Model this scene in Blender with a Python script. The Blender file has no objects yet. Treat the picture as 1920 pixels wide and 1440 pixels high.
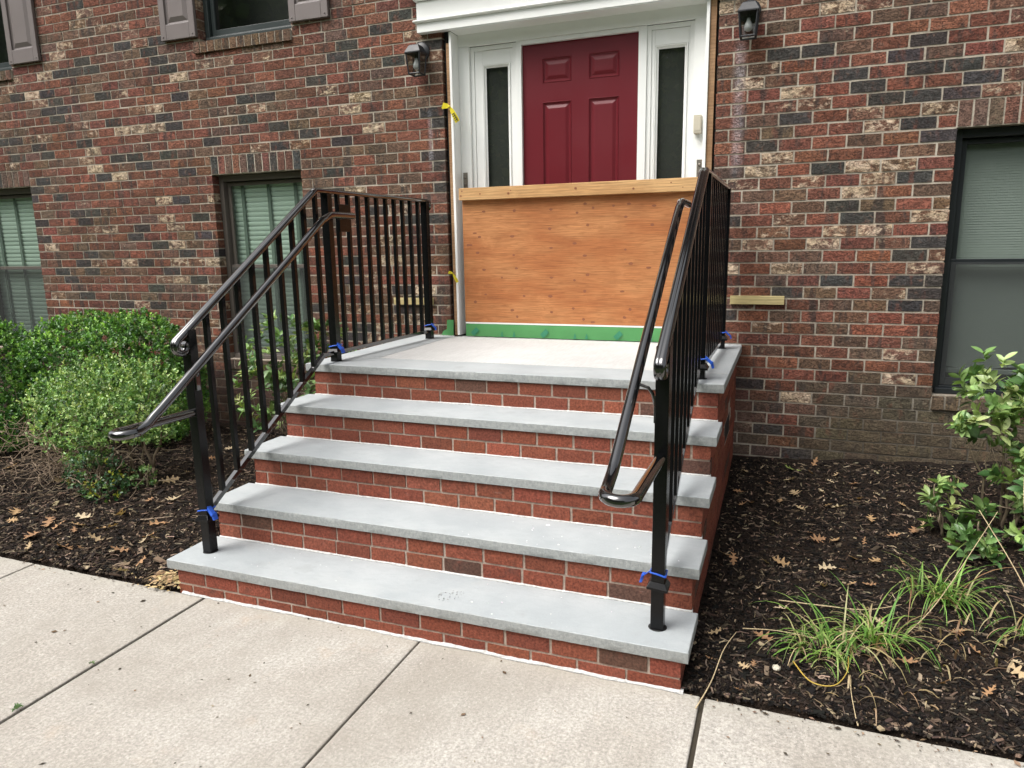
import bpy, bmesh, math, random
import numpy as np
from mathutils import Vector, Matrix
random.seed(7); rng = np.random.default_rng(7)
R = math.radians
scene = bpy.context.scene
COL = scene.collection

# ------------------------------------------------------------------ camera, sky, sun, exposure
CAM = (2.759, -2.506, 1.674)
FWD = Vector((-0.3509, 0.9170, -0.1901)); RGT = Vector((0.9337, 0.3576, 0.0)).normalized()
ROLL = -0.0169
def cam_axes():
    yaw, pitch = 0.36564, -0.19127
    cy, sy, cp, sp = math.cos(yaw), math.sin(yaw), math.cos(pitch), math.sin(pitch)
    f = Vector((-sy*cp, cy*cp, sp)); r = Vector((cy, sy, 0)); u = r.cross(f)
    cr, sr = math.cos(ROLL), math.sin(ROLL)
    return r*cr + u*sr, u*cr - r*sr, f
cR, cU, cF = cam_axes()
cd = bpy.data.cameras.new('camera'); cam = bpy.data.objects.new('camera', cd); COL.objects.link(cam)
cam.matrix_world = Matrix(((cR.x, cU.x, -cF.x, CAM[0]), (cR.y, cU.y, -cF.y, CAM[1]), (cR.z, cU.z, -cF.z, CAM[2]), (0, 0, 0, 1)))
cd.sensor_fit = 'HORIZONTAL'; cd.sensor_width = 36.0; cd.lens = 1343.58/1920*36; cd.clip_start = 0.05; cd.clip_end = 500
scene.camera = cam
FPX = 1343.58
def project(p):
    v = Vector(p) - Vector(CAM); d = v.dot(cF)
    return 960 + FPX*v.dot(cR)/d, 720 - FPX*v.dot(cU)/d, d

SUN_EL, SUN_AZ = R(57), R(224)          # azimuth clockwise from +Y: a veiled sun in front of the house, a little to the left
w = bpy.data.worlds.new('World'); scene.world = w; w.use_nodes = True
nt = w.node_tree; nt.nodes.clear()
sky = nt.nodes.new('ShaderNodeTexSky'); sky.sky_type = 'NISHITA'; sky.sun_disc = False
sky.sun_elevation = SUN_EL; sky.sun_rotation = SUN_AZ; sky.air_density = 1.0; sky.dust_density = 7.0; sky.ozone_density = 1.0
hs = nt.nodes.new('ShaderNodeHueSaturation'); hs.inputs['Saturation'].default_value = 0.22
bg = nt.nodes.new('ShaderNodeBackground'); bg.inputs['Strength'].default_value = 0.15
wo = nt.nodes.new('ShaderNodeOutputWorld')
nt.links.new(sky.outputs[0], hs.inputs['Color']); nt.links.new(hs.outputs[0], bg.inputs['Color']); nt.links.new(bg.outputs[0], wo.inputs['Surface'])
sl = bpy.data.lights.new('sun', 'SUN'); sl.energy = 1.5; sl.angle = R(44); sl.color = (1.0, 0.96, 0.90)
so = bpy.data.objects.new('sun', sl); COL.objects.link(so)
sd = Vector((math.sin(SUN_AZ)*math.cos(SUN_EL), math.cos(SUN_AZ)*math.cos(SUN_EL), math.sin(SUN_EL)))
so.rotation_euler = (-sd).to_track_quat('-Z', 'Y').to_euler(); so.location = (0, -6, 9)
vs = scene.view_settings; vs.view_transform = 'Standard'; vs.look = 'None'; vs.gamma = 1.0; vs.exposure = 0.72; vs.use_curve_mapping = False
scene.cycles.max_bounces = 8; scene.cycles.transparent_max_bounces = 16
scene.cycles.use_denoising = True

# ------------------------------------------------------------------ helpers: nodes
def mat(name):
    m = bpy.data.materials.new(name); m.use_nodes = True
    nt = m.node_tree; b = nt.nodes['Principled BSDF']
    return m, nt, b
class NT:
    def __init__(s, nt): s.nt = nt
    def n(s, t, **k):
        nd = s.nt.nodes.new('ShaderNode'+t)
        for a, v in k.items(): setattr(nd, a, v)
        return nd
    def put(s, sock, v):
        if isinstance(v, bpy.types.NodeSocket): s.nt.links.new(v, sock)
        else: sock.default_value = v
    def pos(s): return s.n('NewGeometry').outputs['Position']
    def objco(s): return s.n('TexCoord').outputs['Object']
    def scale(s, vec, sc, off=(0, 0, 0)):
        m = s.n('Mapping'); s.put(m.inputs['Vector'], vec); m.inputs['Scale'].default_value = sc; m.inputs['Location'].default_value = off
        return m.outputs[0]
    def noise(s, vec, sc, det=4, rough=.55, dist=0.0):
        a = s.n('TexNoise'); s.put(a.inputs['Vector'], vec); a.inputs['Scale'].default_value = sc; a.inputs['Detail'].default_value = det
        a.inputs['Roughness'].default_value = rough; a.inputs['Distortion'].default_value = dist
        return a.outputs['Fac']
    def vor(s, vec, sc, feat='F1', out='Distance', rnd=1.0):
        a = s.n('TexVoronoi', feature=feat); s.put(a.inputs['Vector'], vec); a.inputs['Scale'].default_value = sc; a.inputs['Randomness'].default_value = rnd
        return a.outputs[out]
    def ramp(s, v, a, b, lo=0.0, hi=1.0):
        m = s.n('MapRange', interpolation_type='SMOOTHSTEP'); s.put(m.inputs['Value'], v)
        m.inputs['From Min'].default_value = a; m.inputs['From Max'].default_value = b; m.inputs['To Min'].default_value = lo; m.inputs['To Max'].default_value = hi
        return m.outputs[0]
    def math(s, op, a, b=0.0, c=0.0):
        m = s.n('Math', operation=op); s.put(m.inputs[0], a); s.put(m.inputs[1], b); s.put(m.inputs[2], c); return m.outputs[0]
    def mix(s, f, a, b, bt='MIX'):
        m = s.n('Mix', data_type='RGBA', blend_type=bt); s.put(m.inputs[0], f)
        s.put(m.inputs[6], a if not isinstance(a, tuple) else (*a[:3], 1)); s.put(m.inputs[7], b if not isinstance(b, tuple) else (*b[:3], 1))
        return m.outputs[2]
    def xyz(s, v):
        m = s.n('SeparateXYZ'); s.put(m.inputs[0], v); return m.outputs
    def bump(s, h, st=.5, d=.005, nrm=None):
        m = s.n('Bump'); s.put(m.inputs['Height'], h); m.inputs['Strength'].default_value = st; m.inputs['Distance'].default_value = d
        if nrm: s.put(m.inputs['Normal'], nrm)
        return m.outputs[0]
def sp(b, v):
    b.inputs['Specular IOR Level'].default_value = v

def simple(name, col, rough=.6, nsc=30, amt=.15, bump=.1, spec=.5, metal=0.0, bsc=None, dirt=None):
    m, nt, b = mat(name); t = NT(nt); p = t.pos()
    n = t.noise(p, nsc, 5, .6); n2 = t.noise(p, nsc*.13, 3)
    f = t.math('ADD', t.math('MULTIPLY', n, amt), t.math('MULTIPLY', n2, amt)); f = t.math('ADD', f, 1-amt)
    c = t.mix(1.0, col, f, 'MULTIPLY')
    if dirt: c = t.mix(t.ramp(t.noise(p, nsc*.3, 6, .7), .55, .8, 0, dirt[1]), c, dirt[0])
    t.put(b.inputs['Base Color'], c); b.inputs['Metallic'].default_value = metal; sp(b, spec)
    t.put(b.inputs['Roughness'], t.ramp(n2, .3, .7, rough*.88, min(1, rough*1.1)))
    if bump: t.put(b.inputs['Normal'], t.bump(t.noise(p, bsc or nsc*4, 4, .65), bump, .003))
    return m

# ------------------------------------------------------------------ helpers: meshes
class MB:
    def __init__(s): s.v = []; s.f = []
    def add(s, vs, fs):
        o = len(s.v); s.v += [tuple(map(float, a)) for a in vs]; s.f += [tuple(i+o for i in f) for f in fs]; return s
    def box(s, x0, x1, y0, y1, z0, z1):
        return s.add([(x0,y0,z0),(x1,y0,z0),(x1,y1,z0),(x0,y1,z0),(x0,y0,z1),(x1,y0,z1),(x1,y1,z1),(x0,y1,z1)],
                     [(0,3,2,1),(4,5,6,7),(0,1,5,4),(1,2,6,5),(2,3,7,6),(3,0,4,7)])
    def obox(s, c, ax, hs_):
        """oriented box: centre, 3 axes, half sizes"""
        c = Vector(c); a = [Vector(q).normalized()*h for q, h in zip(ax, hs_)]
        vs = [c + a[0]*i + a[1]*j + a[2]*k for k in (-1,1) for (i,j) in ((-1,-1),(1,-1),(1,1),(-1,1))]
        return s.add(vs, [(0,3,2,1),(4,5,6,7),(0,1,5,4),(1,2,6,5),(2,3,7,6),(3,0,4,7)])
    def sweep(s, path, prof, up=(0,0,1), closed=False, caps=True, ups=None):
        """prof: list of (side, up) offsets"""
        P = [Vector(p) for p in path]; n = len(P); k = len(prof); vs = []
        for i in range(n):
            a = (P[i]-P[i-1]).normalized() if i > 0 else (P[1]-P[0]).normalized()
            b = (P[i+1]-P[i]).normalized() if i < n-1 else a
            if i == 0: a = b
            t = (a+b); t = t.normalized() if t.length > 1e-6 else a
            u = Vector(ups[i]) if ups else Vector(up)
            sd = t.cross(u)
            if sd.length < 1e-5: sd = t.cross(Vector((1,0,0)))
            sd.normalize(); uu = sd.cross(t).normalized()
            m = 1/max(.5, math.sqrt(max(.01, (1+a.dot(b))/2)))
            for (x, z) in prof: vs.append(P[i] + sd*x + uu*z*(m if True else 1))
        fs = []
        for i in range(n-1):
            for j in range(k):
                q = (j+1) % k
                fs.append((i*k+j, i*k+q, (i+1)*k+q, (i+1)*k+j))
        if caps: fs.append(tuple(range(k))[::-1]); fs.append(tuple((n-1)*k+j for j in range(k)))
        return s.add(vs, fs)
    def tube(s, path, r, seg=8, r1=None, caps=True):
        P = [Vector(p) for p in path]; n = len(P); vs = []
        u = Vector((0,0,1))
        t0 = (P[1]-P[0]).normalized()
        if abs(t0.dot(u)) > .95: u = Vector((1,0,0))
        for i in range(n):
            a = (P[i]-P[i-1]).normalized() if i > 0 else (P[1]-P[0]).normalized()
            b = (P[i+1]-P[i]).normalized() if i < n-1 else a
            t = (a+b)
            t = t.normalized() if t.length > 1e-6 else a
            sd = t.cross(u); sd = sd.normalized() if sd.length > 1e-5 else t.cross(Vector((0,1,.3))).normalized()
            uu = sd.cross(t).normalized(); u = uu
            rr = r if r1 is None else r + (r1-r)*i/(n-1)
            for j in range(seg):
                an = 2*math.pi*j/seg; vs.append(P[i] + sd*math.cos(an)*rr + uu*math.sin(an)*rr)
        fs = [(i*seg+j, i*seg+(j+1)%seg, (i+1)*seg+(j+1)%seg, (i+1)*seg+j) for i in range(n-1) for j in range(seg)]
        if caps: fs.append(tuple(range(seg))[::-1]); fs.append(tuple((n-1)*seg+j for j in range(seg)))
        return s.add(vs, fs)
    def lathe(s, c, prof, seg=16, axis='z'):
        vs = []
        for (r, h) in prof:
            for j in range(seg):
                a = 2*math.pi*j/seg; x, y = r*math.cos(a), r*math.sin(a)
                vs.append((c[0]+x, c[1]+y, c[2]+h) if axis == 'z' else ((c[0]+x, c[1]+h, c[2]+y) if axis == 'y' else (c[0]+h, c[1]+x, c[2]+y)))
        n = len(prof)
        fs = [(i*seg+j, i*seg+(j+1)%seg, (i+1)*seg+(j+1)%seg, (i+1)*seg+j) for i in range(n-1) for j in range(seg)]
        fs.append(tuple(range(seg))[::-1]); fs.append(tuple((n-1)*seg+j for j in range(seg)))
        return s.add(vs, fs)
    def mesh(s, name, m=None, smooth=False):
        me = bpy.data.meshes.new(name); me.from_pydata(s.v, [], s.f); me.update()
        if m: me.materials.append(m)
        bm = bmesh.new(); bm.from_mesh(me); bmesh.ops.recalc_face_normals(bm, faces=bm.faces); bm.to_mesh(me); bm.free()
        if smooth: me.polygons.foreach_set('use_smooth', [True]*len(me.polygons))
        return me
    def build(s, name, m=None, parent=None, smooth=False, bevel=0, seg=2, angle=None):
        return link(name, s.mesh(name, m, smooth or angle is not None), parent, bevel, seg, angle)
def link(name, me, parent=None, bevel=0, seg=2, angle=None):
    o = bpy.data.objects.new(name, me); COL.objects.link(o)
    if parent is not None: setpar(o, parent)
    if bevel:
        b = o.modifiers.new('bevel', 'BEVEL'); b.width = bevel; b.segments = seg; b.limit_method = 'ANGLE'; b.angle_limit = R(35)
    if angle is not None:
        bm = bmesh.new(); bm.from_mesh(me)
        for e in bm.edges:
            if len(e.link_faces) == 2 and e.calc_face_angle(0) > R(angle): e.smooth = False
        bm.to_mesh(me); bm.free()
    return o
def wloc(o):
    l = Vector(o.location)
    return l + wloc(o.parent) if (o.parent is not None and o.parent.type == 'EMPTY' and False) else l
ROOTLOC = {}
def setpar(o, p):
    o.parent = p
    base = ROOTLOC.get(p.name, Vector((0,0,0)))
    o.matrix_parent_inverse = Matrix.Translation(-base)
def thing(name, loc, label, cat, group=None):
    o = bpy.data.objects.new(name, None); COL.objects.link(o); o.location = loc; o.empty_display_size = .1
    ROOTLOC[o.name] = Vector(loc); tag(o, label, cat, group); return o
def tag(o, label, cat, group=None):
    o['label'] = label; o['category'] = cat
    if group: o['group'] = group
    return o
def structure(o): o['kind'] = 'structure'; return o
def stuff(o): o['kind'] = 'stuff'; return o
def npmesh(name, V, F, m, attrs=None, smooth=False):
    """V (n,3), F (m,k) arrays"""
    me = bpy.data.meshes.new(name); V = np.asarray(V, np.float32); F = np.asarray(F, np.int32); k = F.shape[1]
    me.vertices.add(len(V)); me.vertices.foreach_set('co', V.ravel())
    me.loops.add(F.size); me.loops.foreach_set('vertex_index', F.ravel())
    me.polygons.add(len(F)); me.polygons.foreach_set('loop_start', np.arange(0, F.size, k, dtype=np.int32)); me.polygons.foreach_set('loop_total', np.full(len(F), k, np.int32))
    me.update(calc_edges=True)
    for nm, a in (attrs or {}).items():
        at = me.attributes.new(nm, 'FLOAT_COLOR', 'POINT'); at.data.foreach_set('color', np.asarray(a, np.float32).ravel())
    me.polygons.foreach_set('use_smooth', np.full(len(F), bool(smooth)))
    me.materials.append(m); me.validate(); return me

# ------------------------------------------------------------------ measures (metres; house wall along X, steps come out towards -Y)
W = 2.6835                                  # face of the house wall
H, D, T = .1978, .3022, .0464               # riser, tread run, stone thickness
XL, XR = -.048, 2.490                       # stone ends
BX0, BX1 = 0.004, 2.462                     # brick body of the steps
TOP = [.1733 + H*k for k in range(5)]       # stone tops; TOP[4] is the landing
NOSE = .014
CO = .0796; BL = .2032                      # course height and brick pitch of the wall
ZS = 2.3256                                 # underside of the window lintels
SC, SB = .0757, .1968                       # course height and brick pitch of the steps

# ------------------------------------------------------------------ materials
def brick_mat(name, attr, wall):
    m, nt, b = mat(name); t = NT(nt); p = t.pos()
    if attr:
        a = t.n('Attribute', attribute_name='bc'); base, al = a.outputs['Color'], a.outputs['Alpha']
    else:
        a = t.n('ObjectInfo'); base, al = a.outputs['Color'], a.outputs['Alpha']
    fine = t.noise(p, 95, 8, .7); mid = t.noise(p, 24, 6, .62, .4); big = t.noise(p, 7.5, 5, .6)
    c = t.mix(1.0, base, t.ramp(fine, .25, .75, .45, 1.6), 'MULTIPLY')
    if wall:
        vst = t.noise(t.scale(p, (9, 9, 2.2)), 1.6, 6, .65)      # kiln flashing: dark vertical zones across a brick
        c = t.mix(t.ramp(vst, .53, .64, 0, .72), c, (.050, .045, .043))
        c = t.mix(t.ramp(t.noise(t.scale(p, (7, 7, 3)), 2.3, 5, .6), .55, .68, 0, .55), c, (.20, .075, .050))
        c = t.mix(t.ramp(mid, .55, .72, 0, .6), c, (.20, .120, .088))
        c = t.mix(t.ramp(mid, .45, .30, 0, .55), c, (.055, .036, .032))
        # pale slurry coat, only on the bricks that carry it
        pn = t.noise(t.scale(p, (1, 1, 1.5)), 17, 10, .74, .3)
        th = t.math('SUBTRACT', .80, t.math('MULTIPLY', al, .42))
        pf = t.math('MULTIPLY', t.math('SUBTRACT', pn, th), 9.0); pf.node.use_clamp = True
        pf = t.math('MULTIPLY', pf, .9)
        c = t.mix(pf, c, t.mix(t.ramp(big, .4, .6), (.66, .51, .35), (.72, .56, .42)))
        c = t.mix(t.ramp(t.noise(p, .55, 4, .6), .42, .62, 0, .38), c, t.mix(1.0, c, (.92, 1.0, .94), 'MULTIPLY'))
        c = t.mix(t.ramp(t.noise(t.scale(p, (1, 1, .25)), 3.2, 5, .7), .56, .72, 0, .4), c, (.075, .058, .050))       # run-off streaks
        x, y, z = t.xyz(p)
        # moss-brown damp zone at the foot of the wall under the right window, white runs beside the doorway
        mz = t.math('MULTIPLY', t.ramp(t.math('ADD', z, t.math('MULTIPLY', big, .45)), .62, 1.0, 1, 0), t.ramp(t.math('ADD', x, t.math('MULTIPLY', big, .6)), 3.0, 3.55, 0, 1))
        c = t.mix(t.math('MULTIPLY', mz, t.ramp(mid, .3, .7, .3, .75)), c, t.mix(t.ramp(fine, .3, .7), (.075, .060, .038), (.16, .13, .082)))
        for (cx, wd, z0, z1) in ((2.40, .055, 2.05, 3.0), (.135, .03, 2.2, 2.75)):
            band = t.ramp(t.math('ABSOLUTE', t.math('SUBTRACT', t.math('ADD', x, t.math('MULTIPLY', mid, .03)), cx+.015)), 0, wd, 1, 0)
            zz = t.math('MULTIPLY', t.ramp(z, z0, z0+.2, 0, 1), t.ramp(z, z1-.15, z1, 1, 0))
            c = t.mix(t.math('MULTIPLY', t.math('MULTIPLY', band, zz), t.ramp(fine, .35, .65, .1, .5)), c, (.55, .55, .60))
        fd = t.math('MULTIPLY', t.ramp(z, .95, .3, 0, .45), t.ramp(x, 2.9, 2.45, 0, 1))
        c = t.mix(t.math('MULTIPLY', fd, t.ramp(x, 2.2, 2.4, 0, 1)), c, (.20, .165, .15))
        cr = t.noise(t.scale(p, (1, 1, 2.4)), 21, 7, .66, 1.2)
        crk = t.math('ABSOLUTE', t.math('SUBTRACT', cr, .5))
        crk = t.ramp(crk, 0, .030, 0, 1)
        hgt = t.math('ADD', t.math('MULTIPLY', crk, .55), t.math('ADD', t.math('MULTIPLY', fine, .5), t.math('MULTIPLY', mid, .9)))
        c = t.mix(t.ramp(crk, .0, .8, .6, 0), c, (.035, .029, .026))
        t.put(b.inputs['Normal'], t.bump(hgt, .9, .008))
    else:
        c = t.mix(t.ramp(big, .62, .72, 0, .5), c, (.085, .045, .035))
        c = t.mix(t.ramp(t.noise(p, 120, 4, .7), .72, .8, 0, .6), c, (.5, .42, .36))
        c = t.mix(t.ramp(t.noise(t.scale(p, (1, 1, 3)), 11, 6, .75), .62, .78, 0, .35), c, (.42, .30, .26))
        c = t.mix(t.ramp(t.noise(t.scale(p, (3, 3, .6)), 40, 6, .7), .5, .75, 0, .45), c, (.075, .026, .020))
        c = t.mix(t.ramp(mid, .55, .75, 0, .4), c, (.26, .085, .058))
        hgt = t.math('ADD', t.math('MULTIPLY', fine, .5), mid)
        t.put(b.inputs['Normal'], t.bump(hgt, .7, .005))
    t.put(b.inputs['Base Color'], c); b.inputs['Roughness'].default_value = .88; sp(b, .25)
    return m
M_wb_o = brick_mat('wall_brick_single', False, True); M_wb_a = brick_mat('wall_brick', True, True)
M_sb_o = brick_mat('step_brick_single', False, False); M_sb_a = brick_mat('step_brick', True, False)
def mortar_mat(name, col, white):
    m, nt, b = mat(name); t = NT(nt); p = t.pos()
    n = t.noise(p, 60, 6, .7); g = t.noise(p, 2.4, 4)
    c = t.mix(t.ramp(n, .3, .7), tuple(.72*x for x in col), tuple(min(1, 1.22*x) for x in col))
    c = t.mix(t.ramp(g, .45, .7, 0, .6), c, white)
    if name == 'wall_mortar':
        x, y, z = t.xyz(p)
        c = t.mix(t.math('MULTIPLY', t.ramp(z, 1.0, .35, 0, .8), t.ramp(x, 2.6, 3.3, 0, 1)), c, (.040, .034, .026))
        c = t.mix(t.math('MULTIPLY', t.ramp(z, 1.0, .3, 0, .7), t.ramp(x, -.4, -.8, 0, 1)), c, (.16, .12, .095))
    t.put(b.inputs['Base Color'], c); b.inputs['Roughness'].default_value = .95; sp(b, .15)
    t.put(b.inputs['Normal'], t.bump(n, .6, .004)); return m
M_wm = mortar_mat('wall_mortar', (.37, .325, .265), (.57, .52, .435))
M_sm = mortar_mat('step_mortar', (.38, .30, .245), (.48, .40, .34))
M_bead = mortar_mat('white_mortar', (.50, .50, .485), (.60, .60, .59))

def stone_mat():
    m, nt, b = mat('bluestone'); t = NT(nt); p = t.pos()
    a = t.noise(p, 3.2, 5, .6); f = t.noise(p, 140, 5, .65); k = t.noise(t.scale(p, (1.0, 2.2, 1)), 14, 6, .6, .8)
    c = t.mix(t.ramp(a, .3, .7), (.325, .352, .364), (.39, .413, .42))
    c = t.mix(t.ramp(k, .42, .7, 0, .35), c, (.30, .325, .335))
    c = t.mix(1.0, c, t.math('ADD', t.math('MULTIPLY', f, .22), .89), 'MULTIPLY')
    c = t.mix(t.ramp(t.noise(p, 55, 3), .74, .8, 0, .3), c, (.52, .54, .54))
    c = t.mix(t.ramp(t.noise(p, 38, 2), .77, .80, 0, .45), c, (.18, .18, .17))
    c = t.mix(t.ramp(t.noise(t.scale(p, (1, 1.6, 1)), 2.1, 6, .7, .5), .5, .75, 0, .45), c, (.43, .445, .44))
    c = t.mix(t.ramp(t.noise(p, 5, 5, .65), .58, .75, 0, .35), c, (.255, .265, .26))
    nz = t.xyz(t.n('NewGeometry').outputs['Normal'])[2]
    side = t.ramp(t.math('ABSOLUTE', nz), .35, .8, 1, 0)      # upright faces: coarser sawn and chipped grain, their shading painted in darker
    g = t.noise(t.scale(p, (1, 1, .8)), 70, 7, .75)
    c = t.mix(t.math('MULTIPLY', side, .75), c, t.mix(t.ramp(g, .3, .7), (.22, .23, .225), (.38, .39, .375)))
    t.put(b.inputs['Base Color'], c); t.put(b.inputs['Roughness'], t.ramp(a, .3, .7, .62, .78)); sp(b, .35)
    hh = t.math('ADD', t.math('MULTIPLY', f, .3), t.math('MULTIPLY', t.math('MULTIPLY', side, g), 2.2))
    t.put(b.inputs['Normal'], t.bump(hh, .55, .003)); return m
M_stone = stone_mat()
def concrete_mat(name, ca, cb, spots, broom):
    m, nt, b = mat(name); t = NT(nt); p = t.pos()
    a = t.noise(p, 1.6, 5, .62); f = t.noise(p, 85, 7, .72); st = t.noise(t.scale(p, broom), 1.0, 6, .72)
    c = t.mix(t.ramp(a, .3, .7), ca, cb)
    c = t.mix(1.0, c, t.ramp(f, .25, .75, .70, 1.30) if spots else t.ramp(f, .25, .75, .93, 1.07), 'MULTIPLY')
    c = t.mix(1.0, c, t.math('ADD', t.math('MULTIPLY', st, .5), .75), 'MULTIPLY')
    if spots:
        ag = t.noise(p, 75, 8, .8)
        c = t.mix(1.0, c, t.ramp(ag, .3, .7, .80, 1.20), 'MULTIPLY')
        c = t.mix(t.ramp(t.noise(p, .9, 6, .7), .42, .68, 0, .6), c, (.26, .235, .20))
        c = t.mix(t.ramp(t.noise(t.scale(p, (1, .5, 1)), 110, 6, .8), .57, .68, 0, .5), c, (.66, .63, .58))
        c = t.mix(t.ramp(t.noise(p, 130, 2, .5), .64, .72, 0, .6), c, (.17, .15, .13))
        c = t.mix(t.ramp(t.noise(p, 2.7, 6, .7), .58, .75, 0, .45), c, (.40, .315, .24))
        c = t.mix(t.ramp(t.noise(p, 9, 6, .8), .60, .72, 0, .35), c, (.60, .57, .52))
        y = t.xyz(p)[1]
        c = t.mix(t.ramp(t.math('ADD', y, t.math('MULTIPLY', t.noise(p, 5, 5), .22)), -.02, .11, 0, .45), c, (.36, .34, .29))
    t.put(b.inputs['Base Color'], c); b.inputs['Roughness'].default_value = .92; sp(b, .2)
    t.put(b.inputs['Normal'], t.bump(t.math('ADD', t.math('MULTIPLY', st, .8), f), .55, .0035)); return m
M_walk = concrete_mat('sidewalk_concrete', (.335, .31, .275), (.40, .38, .345), True, (46, 5, 20))
M_land = concrete_mat('landing_concrete', (.45, .45, .44), (.52, .52, .51), False, (90, 7, 20))
M_black = None
def black_mat():
    m, nt, b = mat('black_gloss_paint'); t = NT(nt); p = t.pos()
    b.inputs['Base Color'].default_value = (.004, .004, .0045, 1)
    t.put(b.inputs['Roughness'], t.ramp(t.noise(p, 20, 4), .3, .7, .12, .18)); sp(b, .5)
    b.inputs['Coat Weight'].default_value = 1.0; b.inputs['Coat IOR'].default_value = 1.85; b.inputs['Coat Roughness'].default_value = .04
    t.put(b.inputs['Normal'], t.bump(t.noise(p, 150, 2), .03, .002)); return m
M_black = black_mat()
def satin_mat():
    m, nt, b = mat('black_satin_paint'); t = NT(nt); p = t.pos()
    b.inputs['Base Color'].default_value = (.004, .004, .0045, 1); b.inputs['Roughness'].default_value = .24; sp(b, .28)
    t.put(b.inputs['Normal'], t.bump(t.noise(p, 180, 2), .04, .002)); return m
M_satin = satin_mat()
M_blue = simple('blue_plastic', (.02, .10, .55), .35, 40, .1, .03)
M_trim = simple('white_trim_paint', (.83, .84, .82), .42, 14, .05, .05, dirt=((.5, .48, .43), .12))
M_door = simple('maroon_door_paint', (.130, .0105, .0170), .42, 25, .08, .06, spec=.3)
def wood_mat(name, ca, cb, grain, knots, scale):
    m, nt, b = mat(name); t = NT(nt); p = t.pos()
    n0 = t.noise(t.scale(p, (1.1, 1, 3.0)), 2.0, 3, .5)
    wv = t.n('TexWave', wave_type='BANDS', bands_direction='Z'); t.put(wv.inputs['Vector'], t.scale(p, (.12, .3, 1)))
    wv.inputs['Scale'].default_value = scale; wv.inputs['Distortion'].default_value = grain; wv.inputs['Detail'].default_value = 3; wv.inputs['Detail Scale'].default_value = 1.6
    fib = t.noise(t.scale(p, (5, 60, 230)), 1.0, 6, .7); sc_ = t.noise(t.scale(p, (1, 1, 1.5)), 4.5, 6, .75)
    c = t.mix(t.ramp(n0, .3, .7), ca, cb)
    c = t.mix(t.ramp(wv.outputs['Fac'], .55, .95, 0, .28), c, tuple(x*.62 for x in ca))
    c = t.mix(t.ramp(t.noise(t.scale(p, (2.2, 1, 9)), 3.0, 6, .7), .52, .7, 0, .35), c, tuple(x*.66 for x in ca))
    c = t.mix(1.0, c, t.ramp(fib, .25, .75, .66, 1.3), 'MULTIPLY')
    c = t.mix(t.ramp(sc_, .55, .75, 0, .35), c, tuple(min(1, x*1.35) for x in cb)); c = t.mix(t.ramp(t.noise(p, 7, 6, .8), .62, .76, 0, .35), c, tuple(x*.5 for x in ca))
    t.put(b.inputs['Base Color'], c); b.inputs['Roughness'].default_value = .7; sp(b, .3)
    t.put(b.inputs['Normal'], t.bump(t.math('ADD', fib, t.math('MULTIPLY', wv.outputs['Fac'], .4)), .22, .002)); return m
M_ply = wood_mat('plywood_face', (.385, .138, .048), (.485, .215, .084), 22, True, 13)
M_lum = wood_mat('pine_lumber', (.50, .27, .11), (.60, .37, .17), 5, True, 14)
M_stud = wood_mat('weathered_stud', (.27, .15, .075), (.36, .22, .12), 5, True, 14)
M_strip = wood_mat('pale_lumber', (.46, .37, .17), (.54, .45, .23), 4, True, 18)
M_knot = simple('wood_knot', (.24, .085, .036), .7, 120, .4, .1)
M_green = simple('green_membrane', (.075, .26, .085), .45, 30, .1, .15, bsc=40)
M_teal = simple('teal_print', (.035, .21, .115), .5, 80, .3, .02)
M_yellow = simple('yellow_tape', (.75, .62, .03), .45, 60, .15, .05)
M_ink = simple('black_print', (.012, .012, .012), .5, 60, .1, 0)
M_taupe = simple('taupe_window_frame', (.115, .098, .085), .45, 30, .08, .04)
M_dark = simple('dark_window_frame', (.014, .017, .020), .35, 30, .08, .03)
M_slate = simple('slate_window_frame', (.030, .040, .040), .4, 30, .08, .03)
M_slat = simple('blind_slat', (.50, .58, .53), .5, 20, .06, .02)
M_tape = simple('blind_tape', (.11, .14, .12), .8, 50, .15, .05)
M_slat_r = simple('closed_blind', (.20, .212, .205), .55, 20, .08, .02)
M_room = simple('painted_dim_room', (.085, .085, .08), .9, 2, .12, 0)  # dark grey puts the dimness of the unlit interior into the colour
M_shut = simple('taupe_shutter_vinyl', (.165, .140, .135), .5, 60, .08, .12, bsc=60)
M_tar = simple('black_tar_paper', (.010, .010, .010), .7, 30, .2, .3)
M_steel = simple('dull_steel', (.23, .21, .18), .45, 60, .3, .2, metal=.7)
M_beige = simple('beige_plastic', (.50, .46, .37), .5, 30, .06, .03)
M_lblack = simple('lantern_black', (.016, .017, .020), .45, 60, .2, .12)
M_bulb = simple('bulb_glass_white', (.78, .78, .80), .25, 20, .03, 0)
def glass_mat(name, tint, reflect, rough=.0):
    m, nt, b = mat(name); t = NT(nt); nt.nodes.remove(b)
    tr = t.n('BsdfTransparent'); tr.inputs[0].default_value = (*tint, 1); gl = t.n('BsdfGlossy'); gl.inputs['Roughness'].default_value = rough
    lw = t.n('LayerWeight'); lw.inputs['Blend'].default_value = .5      # Schlick reflectance, the same from both sides of the pane
    f0 = ((reflect-1)/(reflect+1))**2
    fr = t.math('ADD', t.math('MULTIPLY', t.math('POWER', lw.outputs['Facing'], 5.0), 1-f0), f0)
    t.put(gl.inputs['Normal'], t.bump(t.noise(t.pos(), 3.0, 2), .02, .01))
    mx = t.n('MixShader'); t.put(mx.inputs[0], fr); nt.links.new(tr.outputs[0], mx.inputs[1]); nt.links.new(gl.outputs[0], mx.inputs[2])
    nt.links.new(mx.outputs[0], nt.nodes['Material Output'].inputs['Surface']); return m
M_glass = glass_mat('window_glass', (.90, .97, .92), 1.42); M_glass_d = glass_mat('dark_window_glass', (.66, .70, .67), 2.1)
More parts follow.
